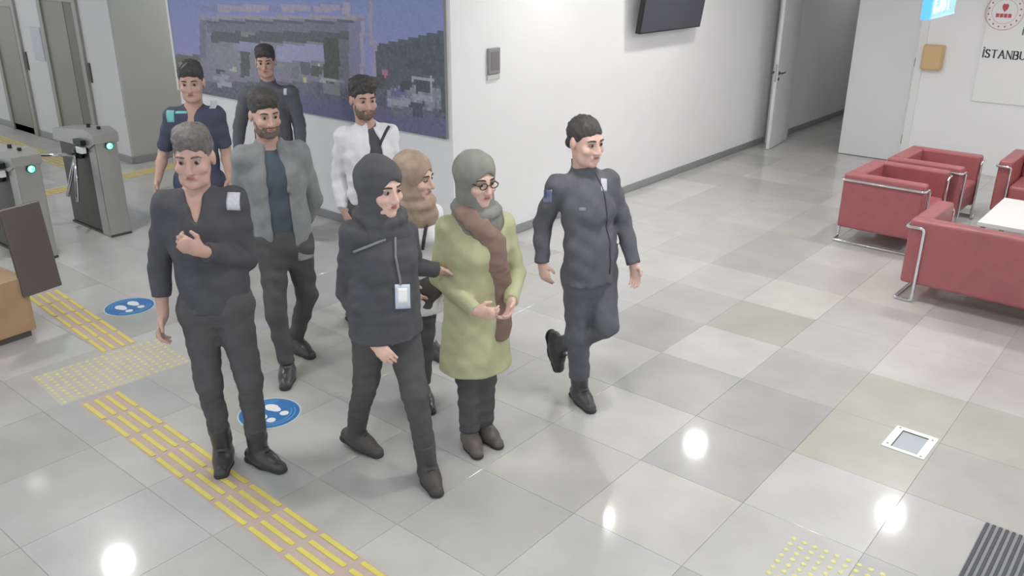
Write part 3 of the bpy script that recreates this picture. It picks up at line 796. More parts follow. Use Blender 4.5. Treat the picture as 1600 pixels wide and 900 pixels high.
# ================================================================ PEOPLE
JOINTS = {
  'p1': {'root':(-3.615,2.126,0.0),'fc':(0.784,-0.621,0.0),'hf':(0.703,-0.712,0.0),'J':{'head':(-0.03,-0.051,1.674),'neck':(-0.085,-0.031,1.492),'pel':(-0.037,-0.031,0.958),'rs':(-0.154,-0.154,1.442),'re':(-0.274,-0.175,1.108),'rw':(-0.22,-0.222,0.872),'rh':(-0.204,-0.273,0.78),'ls':(0.039,0.085,1.446),'le':(0.051,0.107,1.144),'lw':(0.138,-0.171,1.281),'lh':(0.119,-0.252,1.332),'rhip':(-0.106,-0.088,0.882),'rk':(-0.054,-0.122,0.513),'ra':(-0.105,-0.064,0.1),'rt':(-0.025,-0.129,0.03),'lhip':(0.021,0.017,0.893),'lk':(0.107,0.011,0.536),'la':(0.06,0.043,0.1),'lt':(0.246,0.068,0.03)},'D':{'badge':(0.143,-0.012,1.491),'buckle':(0.058,-0.082,0.949),'pocket':(0.1,0.083,0.749)}},
  'p2': {'root':(-4.325,2.95,0.0),'fc':(0.88,-0.475,0.0),'hf':(0.964,-0.265,0.0),'J':{'head':(0.012,-0.016,1.679),'neck':(-0.032,0.025,1.501),'pel':(0.001,0.04,0.902),'rs':(-0.078,-0.13,1.428),'re':(-0.24,-0.069,1.127),'rw':(-0.238,0.063,0.788),'rh':(-0.209,0.112,0.751),'ls':(0.046,0.168,1.427),'le':(0.02,0.277,1.102),'lw':(-0.144,0.192,0.775),'lh':(-0.195,0.15,0.744),'rhip':(-0.03,-0.025,0.853),'rk':(0.04,-0.097,0.455),'ra':(0.074,-0.078,0.11),'rt':(0.168,-0.166,0.03),'lhip':(0.036,0.108,0.833),'lk':(0.014,0.168,0.479),'la':(-0.197,0.202,0.12),'lt':(-0.119,0.198,0.03)},'D':{}},
  'p3': {'root':(-5.772,3.358,0.0),'fc':(0.703,-0.712,0.0),'hf':(0.762,-0.648,0.0),'J':{'head':(0.008,-0.019,1.683),'neck':(-0.042,0.004,1.492),'pel':(-0.037,-0.031,0.982),'rs':(-0.14,-0.116,1.431),'re':(-0.276,-0.151,1.162),'rw':(-0.18,-0.279,0.987),'rh':(-0.171,-0.31,0.917),'ls':(0.102,0.085,1.442),'le':(0.08,0.144,1.184),'lw':(0.227,0.058,1.014),'lh':(0.246,0.048,0.946),'rhip':(-0.101,-0.094,0.922),'ra':(-0.163,0.008,0.1),'rk':(-0.09,-0.086,0.511),'rt':(-0.043,-0.113,0.03),'lhip':(0.027,0.032,0.922),'la':(0.163,-0.008,0.1),'lk':(0.137,-0.031,0.511),'lt':(0.282,-0.129,0.03)},'D':{'patch':(-0.07,-0.188,1.458),'stripe':(-0.003,-0.132,1.486),'chest':(0.162,0.005,1.551)}},
  'p4': {'root':(-6.623,4.59,0.0),'fc':(0.739,-0.674,0.0),'hf':(0.739,-0.674,0.0),'J':{'head':(0.005,-0.022,1.649),'neck':(-0.035,0.01,1.454),'pel':(-0.004,-0.004,0.87),'rs':(-0.163,-0.135,1.356),'re':(-0.259,-0.189,1.053),'rw':(-0.235,-0.247,0.83),'rh':(-0.234,-0.259,0.743),'ls':(0.139,0.115,1.369),'le':(0.165,0.162,1.079),'lw':(0.224,0.108,0.849),'lh':(0.227,0.097,0.769),'rhip':(-0.065,-0.07,0.81),'ra':(-0.163,-0.0,0.1),'rk':(-0.07,-0.076,0.455),'rt':(-0.037,-0.115,0.03),'lhip':(0.056,0.063,0.81),'la':(0.163,0.0,0.1),'lk':(0.154,-0.009,0.455),'lt':(0.288,-0.114,0.03)},'D':{'chest':(0.18,0.019,1.407)}},
  'p5': {'root':(-4.473,3.81,0.0),'fc':(0.964,-0.265,0.0),'hf':(0.938,-0.348,0.0),'J':{'head':(0.022,-0.007,1.649),'neck':(-0.007,0.033,1.469),'pel':(0.026,0.021,0.919),'rs':(-0.075,-0.101,1.393),'re':(-0.164,-0.097,1.107),'rw':(-0.087,-0.15,0.903),'rh':(-0.041,-0.164,0.855),'ls':(0.052,0.173,1.386),'le':(0.047,0.195,1.11),'lw':(0.164,0.136,0.929),'lh':(0.212,0.124,0.876),'lk':(0.379,-0.011,0.431),'la':(0.684,-0.1,0.1),'lt':(0.791,-0.119,0.03),'rhip':(0.002,-0.065,0.859),'ra':(-0.145,-0.074,0.1),'rk':(-0.014,-0.086,0.479),'rt':(0.019,-0.119,0.03),'lhip':(0.05,0.108,0.859)},'D':{'s0':(0.192,0.029,1.503),'s1':(0.153,-0.003,1.361),'s2':(0.137,-0.017,1.199),'s3':(0.14,-0.014,1.03)}},
  'p6': {'root':(-2.876,2.546,0.0),'fc':(0.977,-0.214,0.0),'hf':(0.999,-0.041,0.0),'J':{'head':(0.005,-0.022,1.575),'neck':(-0.036,-0.004,1.411),'pel':(-0.016,-0.013,0.941),'rs':(-0.037,-0.16,1.375),'re':(-0.179,-0.109,1.044),'rw':(0.034,-0.141,0.858),'rh':(0.11,-0.13,0.798),'ls':(-0.035,0.153,1.304),'le':(-0.051,0.218,1.111),'lw':(-0.036,0.359,1.058),'lh':(-0.015,0.403,1.04),'rhip':(-0.06,-0.075,0.898),'rk':(-0.155,-0.038,0.549),'ra':(-0.386,0.056,0.15),'rt':(-0.347,0.062,0.02),'lhip':(0.007,0.058,0.873),'lk':(0.126,0.026,0.548),'la':(0.118,0.103,0.1),'lt':(0.349,-0.023,0.03)},'D':{'l0':(0.137,-0.081,1.44),'l1':(0.14,-0.079,1.289),'l2':(0.154,-0.068,1.149),'card':(0.158,-0.064,1.089),'st0':(-0.034,-0.158,1.289),'st1':(0.024,-0.11,1.32),'st2':(0.074,-0.068,1.351)}},
  'p7': {'root':(-3.394,3.234,0.0),'fc':(0.904,-0.428,0.0),'hf':(0.942,0.336,0.0),'J':{'head':(0.002,0.001,1.4),'neck':(-0.03,0.014,1.237),'pel':(-0.004,0.023,0.806),'ra':(-0.007,-0.068,0.1),'rt':(0.021,-0.087,0.03),'rk':(-0.022,-0.019,0.445),'la':(0.026,-0.019,0.1),'lt':(0.057,-0.036,0.03),'lk':(0.019,0.016,0.454),'rhip':(-0.014,-0.012,0.749),'lhip':(0.032,0.027,0.75),'rs':(-0.044,-0.089,1.193),'re':(-0.061,-0.077,0.958),'rw':(0.037,-0.099,0.812),'rh':(0.068,-0.1,0.773),'ls':(0.005,0.134,1.156),'le':(-0.017,0.168,0.903),'lw':(0.108,0.089,0.782),'lh':(0.138,0.089,0.742)},'D':{'s0':(0.126,-0.026,1.212),'s1':(0.113,-0.037,1.119),'s2':(0.099,-0.048,1.006)}},
  'p8': {'root':(-2.822,3.112,0.0),'fc':(0.989,-0.145,0.0),'hf':(0.977,-0.214,0.0),'J':{'head':(0.017,-0.012,1.51),'neck':(-0.016,0.012,1.332),'pel':(-0.021,0.009,0.799),'rs':(-0.086,-0.111,1.258),'re':(-0.134,-0.137,0.982),'rw':(0.146,-0.165,0.879),'rh':(0.225,-0.138,0.875),'ls':(0.04,0.163,1.24),'le':(0.096,0.209,0.971),'lw':(0.219,0.025,0.895),'lh':(0.237,-0.012,0.862),'rhip':(-0.045,-0.037,0.762),'rk':(-0.024,-0.046,0.405),'ra':(0.005,-0.074,0.09),'rt':(0.079,-0.119,0.03),'lhip':(-0.001,0.064,0.749),'lk':(0.03,0.025,0.407),'la':(0.01,0.039,0.09),'lt':(0.117,0.009,0.03)},'D':{'k0':(0.006,-0.125,1.367),'k1':(0.102,-0.11,1.317),'k2':(0.166,-0.058,1.234),'k3':(0.185,-0.042,1.047),'k4':(0.215,-0.056,0.884),'k5':(0.19,-0.037,0.709)}},
  'p9': {'root':(-2.554,3.808,0.0),'fc':(1.0,-0.006,0.0),'hf':(0.977,-0.214,0.0),'J':{'head':(-0.046,-0.064,1.63),'neck':(-0.079,-0.026,1.472),'pel':(-0.015,-0.012,0.894),'rs':(-0.14,-0.168,1.385),'re':(-0.241,-0.173,1.145),'rw':(-0.213,-0.203,0.938),'rh':(-0.188,-0.208,0.853),'ls':(0.002,0.105,1.381),'le':(0.067,0.185,1.13),'lw':(0.174,0.144,0.926),'lh':(0.196,0.137,0.864),'rhip':(-0.044,-0.075,0.858),'rk':(-0.038,-0.083,0.512),'ra':(-0.091,0.042,0.1),'rt':(0.056,-0.042,0.03),'lhip':(0.004,0.055,0.832),'lk':(0.125,-0.026,0.589),'la':(-0.257,0.073,0.302),'lt':(-0.211,0.085,0.104)},'D':{'chest':(0.09,-0.055,1.417),'label':(0.028,-0.172,1.288),'sleeve':(-0.146,-0.251,1.348)}},
}

V3 = lambda p: np.array(p, np.float32)


class Field:
    """distance field on a grid; parts are blended into one closed surface"""

    def __init__(self, lo, hi, h):
        self.lo, self.h = np.array(lo, np.float32) - 3 * h, h
        self.n = np.ceil((np.array(hi) - np.array(lo)) / h).astype(int) + 7
        self.a = np.full(self.n, 1.0, np.float32)
        self.ax = [self.lo[i] + h * np.arange(self.n[i], dtype=np.float32) for i in range(3)]

    def block(self, lo, hi):
        i0 = np.clip(np.floor((np.array(lo) - self.lo) / self.h).astype(int), 0, self.n - 1)
        i1 = np.clip(np.ceil((np.array(hi) - self.lo) / self.h).astype(int) + 1, 1, self.n)
        sl = tuple(slice(int(a), int(b)) for a, b in zip(i0, i1))
        X = self.ax[0][sl[0]][:, None, None]
        Y = self.ax[1][sl[1]][None, :, None]
        Z = self.ax[2][sl[2]][None, None, :]
        return sl, X, Y, Z

    def merge(self, sl, d, k, op):
        a = self.a[sl]
        if op == 'sub':
            d = -d
            h = np.clip(.5 - .5 * (d - a) / k, 0, 1)
            self.a[sl] = a * h + d * (1 - h) + k * h * (1 - h)
        else:
            h = np.clip(.5 + .5 * (d - a) / k, 0, 1)
            self.a[sl] = d * (1 - h) + a * h - k * h * (1 - h)

    def rc(self, a, b, r1, r2=None, k=.03, sq=None, cut=None, op='add', cuta=False):
        """round cone a->b; sq=(axis, s) flattens along axis; cut ends it flat at b"""
        r2 = r1 if r2 is None else r2
        a, b = V3(a), V3(b)
        rm = max(r1, r2) * max(1.0, sq[1] if sq else 1.0) + k + 2.5 * self.h
        sl, X, Y, Z = self.block(np.minimum(a, b) - rm, np.maximum(a, b) + rm)
        ba = b - a
        L2 = max(float(ba @ ba), 1e-9)
        t = ((X - a[0]) * ba[0] + (Y - a[1]) * ba[1] + (Z - a[2]) * ba[2]) / L2
        tc = np.clip(t, 0, 1)
        qx, qy, qz = X - a[0] - tc * ba[0], Y - a[1] - tc * ba[1], Z - a[2] - tc * ba[2]
        if sq:
            n, s = V3(sq[0]), sq[1]
            w = (qx * n[0] + qy * n[1] + qz * n[2]) * (1 / s - 1)
            qx, qy, qz = qx + w * n[0], qy + w * n[1], qz + w * n[2]
        d = np.sqrt(qx * qx + qy * qy + qz * qz) - (r1 + tc * (r2 - r1))
        if sq:
            d = d * min(1, .5 + .5 * sq[1])
        if cut:
            d = np.maximum(d, (t - 1) * math.sqrt(L2))
        if cuta:
            d = np.maximum(d, -t * math.sqrt(L2))
        self.merge(sl, d, k, op)

    def el(self, c, R, rad, k=.02, op='add'):
        """ellipsoid with axes R (rows) and radii"""
        c = V3(c)
        rm = max(rad) + k + 2.5 * self.h
        sl, X, Y, Z = self.block(c - rm, c + rm)
        x, y, z = X - c[0], Y - c[1], Z - c[2]
        u = [x * R[i][0] + y * R[i][1] + z * R[i][2] for i in range(3)]
        k0 = np.sqrt(sum((u[i] / rad[i]) ** 2 for i in range(3))) + 1e-6
        k1 = np.sqrt(sum((u[i] / rad[i] ** 2) ** 2 for i in range(3))) + 1e-6
        self.merge(sl, k0 * (k0 - 1) / k1, k, op)

    def plane(self, p, n):
        """keep what lies on the side n points away from"""
        p, n = V3(p), V3(n)
        X, Y, Z = self.ax[0][:, None, None], self.ax[1][None, :, None], self.ax[2][None, None, :]
        d = (X - p[0]) * n[0] + (Y - p[1]) * n[1] + (Z - p[2]) * n[2]
        self.a = np.maximum(self.a, d)

    def wrinkle(self, amp, seed, wl=(.07, .16), zs=1.0):
        r = np.random.default_rng(seed)
        X, Y, Z = self.ax[0][:, None, None], self.ax[1][None, :, None], self.ax[2][None, None, :]
        d = 0
        for _ in range(4):
            v = r.normal(size=3)
            v[2] *= zs
            v /= np.linalg.norm(v)
            w = 2 * math.pi / r.uniform(*wl)
            v2 = r.normal(size=3)
            v2 /= np.linalg.norm(v2)
            warp = .6 * np.sin((X * v2[0] + Y * v2[1] + Z * v2[2]) * w * .45 + r.uniform(0, 6))
            d = d + np.sin((X * v[0] + Y * v[1] + Z * v[2]) * w + warp + r.uniform(0, 6))
        self.a = self.a + (amp / 3) * d

    def mesh(self, name):
        a = self.a
        h = self.h
        s = a < 0
        n = np.array(s.shape) - 1
        tot = np.zeros(n, np.int8)
        for i in (0, 1):
            for j in (0, 1):
                for k in (0, 1):
                    tot += s[i:i + n[0], j:j + n[1], k:k + n[2]]
        act = (tot > 0) & (tot < 8)
        idx = np.full(n, -1, np.int64)
        ci = np.argwhere(act)
        idx[act] = np.arange(len(ci))
        acc = np.zeros((len(ci), 3))
        cnt = np.zeros(len(ci))
        cor = [(i, j, k) for i in (0, 1) for j in (0, 1) for k in (0, 1)]
        val = {c: a[ci[:, 0] + c[0], ci[:, 1] + c[1], ci[:, 2] + c[2]] for c in cor}
        for c in cor:
            for ax in range(3):
                if c[ax]:
                    continue
                e = list(c)
                e[ax] = 1
                v0, v1 = val[c], val[tuple(e)]
                x = (v0 < 0) != (v1 < 0)
                t = np.where(x, v0 / np.where(x, v0 - v1, 1), 0)
                p = np.zeros((len(ci), 3))
                p[:] = c
                p[:, ax] += t
                acc[x] += p[x]
                cnt += x
        P = (ci + acc / cnt[:, None]) * h + self.lo
        F = []
        for ax in range(3):
            b, c = (ax + 1) % 3, (ax + 2) % 3
            s0 = np.moveaxis(s, (ax, b, c), (0, 1, 2))
            id0 = np.moveaxis(idx, (ax, b, c), (0, 1, 2))
            A, B = s0[:-1], s0[1:]
            ch = (A != B)[:, 1:-1, 1:-1]
            e = np.argwhere(ch)
            i, j, k = e[:, 0], e[:, 1] + 1, e[:, 2] + 1
            qd = np.stack([id0[i, j - 1, k - 1], id0[i, j, k - 1], id0[i, j, k], id0[i, j - 1, k]], 1)
            fl = ~A[i, j, k]
            qd[fl] = qd[fl][:, ::-1]
            F.append(qd)
        F = np.concatenate(F)
        # keep the largest connected shell only if crumbs appeared
        me = bpy.data.meshes.new(name)
        me.vertices.add(len(P))
        me.vertices.foreach_set('co', P.astype(np.float32).ravel())
        me.loops.add(len(F) * 4)
        me.loops.foreach_set('vertex_index', F.astype(np.int32).ravel())
        me.polygons.add(len(F))
        me.polygons.foreach_set('loop_start', np.arange(0, len(F) * 4, 4, dtype=np.int32))
        me.polygons.foreach_set('use_smooth', np.ones(len(F), bool))
        me.update(calc_edges=True)
        me.validate()
        return me


def bvh_of(me):
    return BVHTree.FromPolygons([v.co.copy() for v in me.vertices], [tuple(p.vertices) for p in me.polygons])


def cast(bv, p, d):
    p, d = Vector(p), Vector(d).normalized()
    hit = bv.ray_cast(p - d * .8, d)
    return (hit[0], hit[1]) if hit[0] is not None else (Vector(p), -d)


def decal(bv, p, d, w, h, material, parent, name, up=(0, 0, 1), off=.003, n=5, shape=None):
    """a small cloth patch that follows the garment under it"""
    d = Vector(d).normalized()
    side = d.cross(Vector(up)).normalized()
    upv = side.cross(d).normalized()
    mb = MB()
    c0, n0 = cast(bv, p, d)
    grid = []
    for i in range(n + 1):
        row = []
        for j in range(n + 1):
            q = Vector(p) + side * w * (i / n - .5) + upv * h * (j / n - .5)
            hp, hn = cast(bv, q, d)
            if (hp - c0).length > max(w, h) * 1.4:
                hp = c0 + side * w * (i / n - .5) + upv * h * (j / n - .5)
            row.append((mb.bm.verts.new(hp - d * off), mb.bm.verts.new(hp + d * .002)))
        grid.append(row)
    for i in range(n):
        for j in range(n):
            mb.bm.faces.new((grid[i][j][0], grid[i + 1][j][0], grid[i + 1][j + 1][0], grid[i][j + 1][0]))
            mb.bm.faces.new((grid[i][j][1], grid[i][j + 1][1], grid[i + 1][j + 1][1], grid[i + 1][j][1]))
    for k in range(n):
        for (a, b) in (((k, 0), (k + 1, 0)), ((k + 1, n), (k, n)), ((0, k + 1), (0, k)), ((n, k), (n, k + 1))):
            A, B = grid[a[0]][a[1]], grid[b[0]][b[1]]
            mb.bm.faces.new((A[0], A[1], B[1], B[0]))
    return mb.build(name, material, parent, smooth=True)


def band(bv, pts, d, r, material, parent, name, sub=8, off=0.0):
    """a strap or cord laid over the garment along pts"""
    pts = [Vector(p) for p in pts]
    out = []
    for a, b in zip(pts[:-1], pts[1:]):
        for k in range(sub):
            q = a.lerp(b, k / sub)
            hp, _ = cast(bv, q, d)
            out.append(hp - Vector(d).normalized() * (r * .4 + off))
    out.append(cast(bv, pts[-1], d)[0] - Vector(d).normalized() * (r * .4 + off))
    return MB().tube(out, r, n=6).build(name, material, parent, smooth=True)


SKIN = mat('skin', (200, 164, 150), 0.5, noise=.05, scale=18, spec=.35)
SKIN2 = mat('skin_fair', (222, 186, 172), 0.5, noise=.05, scale=18, spec=.35)
HAIR = mat('dark_hair', (66, 63, 62), .55, noise=.25, scale=60, bump=.3, bscale=160)
BEARD = mat('short_beard', (112, 96, 88), .7, noise=.25, scale=80)
HAIRG = mat('greying_hair', (108, 104, 102), .55, noise=.3, scale=60, bump=.3, bscale=160)
EYEW = mat('eye_white', (158, 142, 136), .3)
IRIS = mat('eye_dark', (40, 30, 26), .2)
LIP = mat('lip', (176, 108, 102), .45)
BLACKF = mat('black_cloth', (85, 85, 90), .85, noise=.10, scale=14, bump=.12, bscale=120, spec=.25)
BLACKT = mat('black_trouser_cloth', (90, 89, 91), .85, noise=.10, scale=12, bump=.12, bscale=120, spec=.25)
CHAR = mat('charcoal_uniform', (102, 103, 110), .85, noise=.08, scale=14, bump=.12, bscale=120, spec=.25)
NAVY = mat('navy_uniform', (82, 86, 104), .85, noise=.08, scale=14, bump=.1, bscale=120, spec=.25)
SHIRTN = mat('slate_navy_shirt', (84, 94, 106), .8, noise=.08, scale=14, bump=.1, bscale=120, spec=.25)
BLAZER = mat('grey_blazer_wool', (142, 145, 147), .9, noise=.10, scale=16, bump=.15, bscale=140, spec=.2)
WHITEJ = mat('white_jacket_cloth', (236, 236, 242), .75, noise=.05, scale=10, bump=.1, bscale=90, spec=.3)
GREEN = mat('olive_green_coat', (186, 188, 152), .85, noise=.07, scale=9, bump=.12, bscale=100, spec=.2)
HIJG = mat('grey_green_headscarf', (138, 139, 132), .85, noise=.10, scale=14, bump=.1, bscale=100, spec=.2)
HIJB = mat('black_headscarf', (86, 86, 90), .8, noise=.08, scale=14, bump=.08, bscale=100, spec=.25)
TAN = mat('tan_headscarf', (170, 152, 136), .85, noise=.18, scale=18, bump=.2, bscale=90, spec=.2)
SCARF = mat('brown_scarf', (142, 120, 110), .85, noise=.10, scale=14, bump=.12, bscale=90, spec=.2)
BOOT = mat('black_leather', (68, 68, 70), .32, noise=.06, scale=20)
BOOTM = mat('matt_black_boot', (78, 75, 74), .6, noise=.08, scale=20)
SHOEB = mat('brown_grey_shoe', (98, 92, 88), .45, noise=.08, scale=20)
SOLE = mat('rubber_sole', (52, 52, 53), .7)
PATCHW = mat('pale_patch', (206, 208, 216), .6, noise=.08, scale=60)
PATCHB = mat('blue_grey_patch', (132, 142, 176), .6, noise=.1, scale=60)
TURQ = mat('turquoise_patch', (128, 205, 200), .6)
CARD = mat('badge_card', (206, 214, 232), .35)
STRAP = mat('dark_strap', (64, 64, 70), .7)
LAN = mat('grey_lanyard', (134, 136, 142), .6)
GLASS = mat('dark_glasses_frame', (52, 44, 44), .3)


def nrm(v):
    return v / (np.linalg.norm(v) + 1e-9)


UP = np.array([0, 0, 1.0])


def hand(F, w, hd, palm, thumb, sc=1.0, curl=.55):
    """palm, four fingers and a thumb; palm = palm normal, thumb = side the thumb leaves"""
    d = nrm(hd)
    palm = nrm(palm - d * (palm @ d))
    th = np.cross(palm, d)
    th = th if th @ thumb > 0 else -th
    F.rc(w - d * .02, w + d * .025 * sc, .026 * sc, .030 * sc, k=.015, sq=(palm, .75))
    F.rc(w + d * .03 * sc, w + d * .078 * sc, .036 * sc, .038 * sc, k=.012, sq=(palm, .42))
    for q, (off, ln) in enumerate(((.030, .072), (.010, .080), (-.011, .075), (-.031, .058))):
        b0 = w + d * (.088 - .004 * abs(q - 1.2)) * sc + th * off * sc
        c1 = curl * (.7 + .12 * q)
        d1 = d * math.cos(c1) + palm * math.sin(c1)
        b1 = b0 + d1 * ln * .52 * sc
        c2 = c1 + curl * 1.1
        d2 = d * math.cos(c2) + palm * math.sin(c2)
        F.rc(b0 - d * .012, b1, .0098 * sc, .0088 * sc, k=.006)
        F.rc(b1, b1 + d2 * ln * .5 * sc, .0088 * sc, .0075 * sc, k=.005)
    t0 = w + d * .025 * sc + th * .026 * sc
    t1 = t0 + (d * .55 + th * .65 + palm * .35) * .042 * sc
    t2 = t1 + (d * .85 + th * .15 + palm * .4) * .034 * sc
    F.rc(t0, t1, .0135 * sc, .0110 * sc, k=.012)
    F.rc(t1, t2, .0108 * sc, .0088 * sc, k=.006)


def make_person(key, label, st):
    q = JOINTS[key]
    J = {k: np.array(v) for k, v in q['J'].items()}
    D = q['D']
    f = nrm(np.array(q['fc']))
    left = np.cross(UP, f)
    hf = np.array(q['hf']) + np.array([0, 0, st.get('nod', -.12)])
    hf = nrm(hf)
    hl = nrm(np.cross(UP, hf))
    hu = np.cross(hf, hl)
    HR = np.array([hl, hf, hu])
    hs = st.get('head', 1.0) * 1.06
    hc = J['head']
    HP = lambda x, y, z: hc + (hl * x + hf * y + hu * z) * hs
    male = st.get('sex', 'm') == 'm'
    bw = st.get('build', 1.0)
    allp = np.array(list(J.values()))
    lo, hi = allp.min(0) - .28, allp.max(0) + .28
    lo[2] = -.01
    ch = J['neck'] * .70 + J['pel'] * .30 - UP * .02            # chest centre
    ch = ch + f * .01
    # ---------------- body
    B = Field(lo, hi, .0065)
    # head
    B.el(HP(0, -.012, .035), HR, (.074 * hs, .094 * hs, .086 * hs), .02)
    B.el(HP(0, .022, -.035), HR, (.062 * hs, .072 * hs, .082 * hs), .03)
    B.rc(HP(-.030, .045, -.085), HP(.030, .045, -.085), .030 * hs, None, .03)
    B.el(HP(0, .075, -.100), HR, (.024 * hs, .020 * hs, .018 * hs), .02)
    B.rc(HP(-.036, .078, .022), HP(.036, .078, .022), .012 * hs, None, .018)
    for s in (-1, 1):
        B.el(HP(.031 * s, .097, .002), HR, (.017 * hs, .015 * hs, .012 * hs), .012, 'sub')
        B.el(HP(.046 * s, .066, -.030), HR, (.020 * hs, .020 * hs, .018 * hs), .02)
        B.el(HP(.076 * s, -.008, -.008), HR, (.010 * hs, .020 * hs, .032 * hs), .008)
    B.rc(HP(0, .088, .012), HP(0, .110, -.034), .008 * hs, .0125 * hs, .010)
    for s in (-1, 1):
        B.el(HP(.012 * s, .098, -.038), HR, (.009 * hs, .011 * hs, .008 * hs), .006)
    B.rc(HP(-.017, .088, -.064), HP(.017, .088, -.064), .0085 * hs, None, .008)
    # neck, trunk, limbs
    nr = .056 if male else .049
    B.rc(J['neck'] - UP * .05, HP(0, -.018, -.06), nr * 1.08, nr, .03)
    if st.get('vneck'):
        B.rc(J['neck'] + f * .03, J['neck'] + f * .078 - UP * st['vneck'] * 1.1, .055, .046, .03)
    B.rc(J['pel'], ch, .115 * bw, .125 * bw, .05, (f, .66))
    B.rc(ch, J['neck'] - UP * .02, .10 * bw, .05, .05, (f, .7))
    B.rc(J['rs'], J['ls'], .042, None, .04)
    bare = st.get('bare', {})
    for s in ('r', 'l'):
        sc = 1.0 if male else .9
        cov = .72 if bare.get(s, 1.0) > .8 else 1.0
        B.rc(J[s + 's'], J[s + 'e'], .042 * sc * cov, .037 * sc * cov, .03)
        B.rc(J[s + 'e'], J[s + 'e'] * .6 + J[s + 'w'] * .4, .037 * sc * cov, .039 * sc * cov, .02)
        B.rc(J[s + 'e'] * .6 + J[s + 'w'] * .4, J[s + 'w'], .038 * sc * cov, .025 * sc, .02)
        hdv = J[s + 'h'] - J[s + 'w']
        inward = -left if s == 'l' else left
        pn = st.get('palm_' + s)
        pn = inward if pn is None else pn(f, left)
        thd = f + UP * .2 if abs(nrm(hdv) @ UP) > .6 else UP
        hand(B, J[s + 'w'], hdv, pn, thd, sc, st.get('curl_' + s, .5))
        B.rc(J[s + 'hip'], J[s + 'k'], .062, .046, .04)
        B.rc(J[s + 'k'], J[s + 'a'], .042, .027, .03)
        B.rc(J[s + 'a'], J[s + 'a'] + nrm(J[s + 't'] - J[s + 'a']) * .02, .025, .02, .02)
    B.rc(J['rhip'], J['lhip'], .07, None, .05)
    skin = st.get('skin', SKIN)
    body = link('person', B.mesh('person'), skin, None, q['root'])
    tag(body, label, 'person')
    # ---------------- face
    for s in (-1, 1):
        eb = MB().ball((0, 0, 0), .0125 * hs, 10)
        o = eb.build('eye', EYEW, body, tuple(HP(.031 * s, .0780, .003)), smooth=True)
        ib = MB().ball((0, 0, 0), .0085 * hs, 10, (1, 1, 1)).build('iris', IRIS, o, tuple(hf * .0056 * hs), smooth=True)
        pts = [HP(s * x, y, z) for x, y, z in ((.014, .0925, .024), (.028, .0935, .0285), (.042, .085, .0275), (.052, .074, .021))]
        MB().tube(pts, .004, n=6, rs=[.0035 * hs, .0045 * hs, .004 * hs, .002 * hs]).build('eyebrow', st.get('hairmat', HAIR), body, smooth=True)
    MB().tube([HP(x, y, z) for x, y, z in ((-.024, .086, -.064), (-.012, .0945, -.062), (0, .0965, -.063), (.012, .0945, -.062), (.024, .086, -.064))],
              .005, n=6, rs=[.002 * hs, .0055 * hs, .006 * hs, .0055 * hs, .002 * hs]).build('mouth', LIP, body, smooth=True)
    # ---------------- hair or headscarf
    hlo, hhi = hc - .26, hc + .24
    hr = st.get('hair')
    if hr:
        Hf = Field(hlo, hhi, .0065)
        Hf.el(HP(0, -.015, .040), HR, (.0790 * hs, .0990 * hs, .0890 * hs), .02)
        if hr == 'short' or hr == 'curly':
            Hf.el(HP(.012, .030, .094), HR, (.056 * hs, .056 * hs, .030 * hs), .05)
            Hf.el(HP(-.010, -.02, .102), HR, (.060 * hs, .065 * hs, .026 * hs), .05)
        Hf.wrinkle(.007 if hr == 'curly' else .004, st.get('seed', 3), (.018, .040))
        fz = st.get('hairline', 0.0)
        Hf.el(HP(0, .118, -.034 + fz), HR, (.071 * hs, .086 * hs, .098 * hs), .012, 'sub')
        for s in (-1, 1):
            Hf.el(HP(.052 * s, .085, .012 + fz), HR, (.026 * hs, .040 * hs, .040 * hs), .012, 'sub')
        Hf.plane(HP(0, .020, -.020), nrm(hf * .42 - hu * .9))
        if hr == 'bun':
            Hf.el(HP(0, -.100, -.035), HR, (.034 * hs, .030 * hs, .034 * hs), .03)
        else:
            pass
        link('hair', Hf.mesh('hair'), st.get('hairmat', HAIR), body)
    if st.get('beard'):
        Hf = Field(hlo, hhi, .0055)
        Hf.el(HP(0, .022, -.037), HR, (.0645 * hs, .0745 * hs, .0845 * hs), .03)
        Hf.rc(HP(-.030, .046, -.087), HP(.030, .046, -.087), .0318 * hs, None, .03)
        Hf.el(HP(0, .075, -.101), HR, (.026 * hs, .0225 * hs, .020 * hs), .02)
        Hf.rc(HP(-.020, .086, -.050), HP(.020, .086, -.050), .0085 * hs, None, .01)
        Hf.el(HP(0, .110, -.065), HR, (.024 * hs, .03 * hs, .0085 * hs), .006, 'sub')
        Hf.wrinkle(.003, 5, (.02, .05))
        Hf.plane(HP(0, .075, -.044), nrm(hu * 1 + hf * .42))
        Hf.plane(HP(0, -.005, -.05), nrm(-hf))
        link('beard', Hf.mesh('beard'), BEARD, body)
    sc_ = st.get('scarf')
    if sc_:
        Hf = Field(np.minimum(hlo, J['neck'] - .3), np.maximum(hhi, J['neck'] + .3), .0075)
        Hf.el(HP(0, -.020, .038), HR, (.094 * hs, .112 * hs, .100 * hs), .03)
        Hf.rc(HP(0, -.018, .02), HP(0, -.005, -.085), .094 * hs, .082 * hs, .03)
        Hf.rc(HP(0, -.005, -.08), J['neck'] - UP * .015 + f * .015, .084 * hs, .100, .03)
        Hf.rc(J['neck'] * .55 + J['rs'] * .45 - UP * .02, J['neck'] * .55 + J['ls'] * .45 - UP * .02, .070, None, .06)
        Hf.el(J['neck'] + f * .065 - UP * .07, np.array([left, f, UP]), (.125, .062, .11), .05)
        Hf.el(HP(0, .125, -.018), HR, (.051 * hs, .11 * hs, .076 * hs), .012, 'sub')
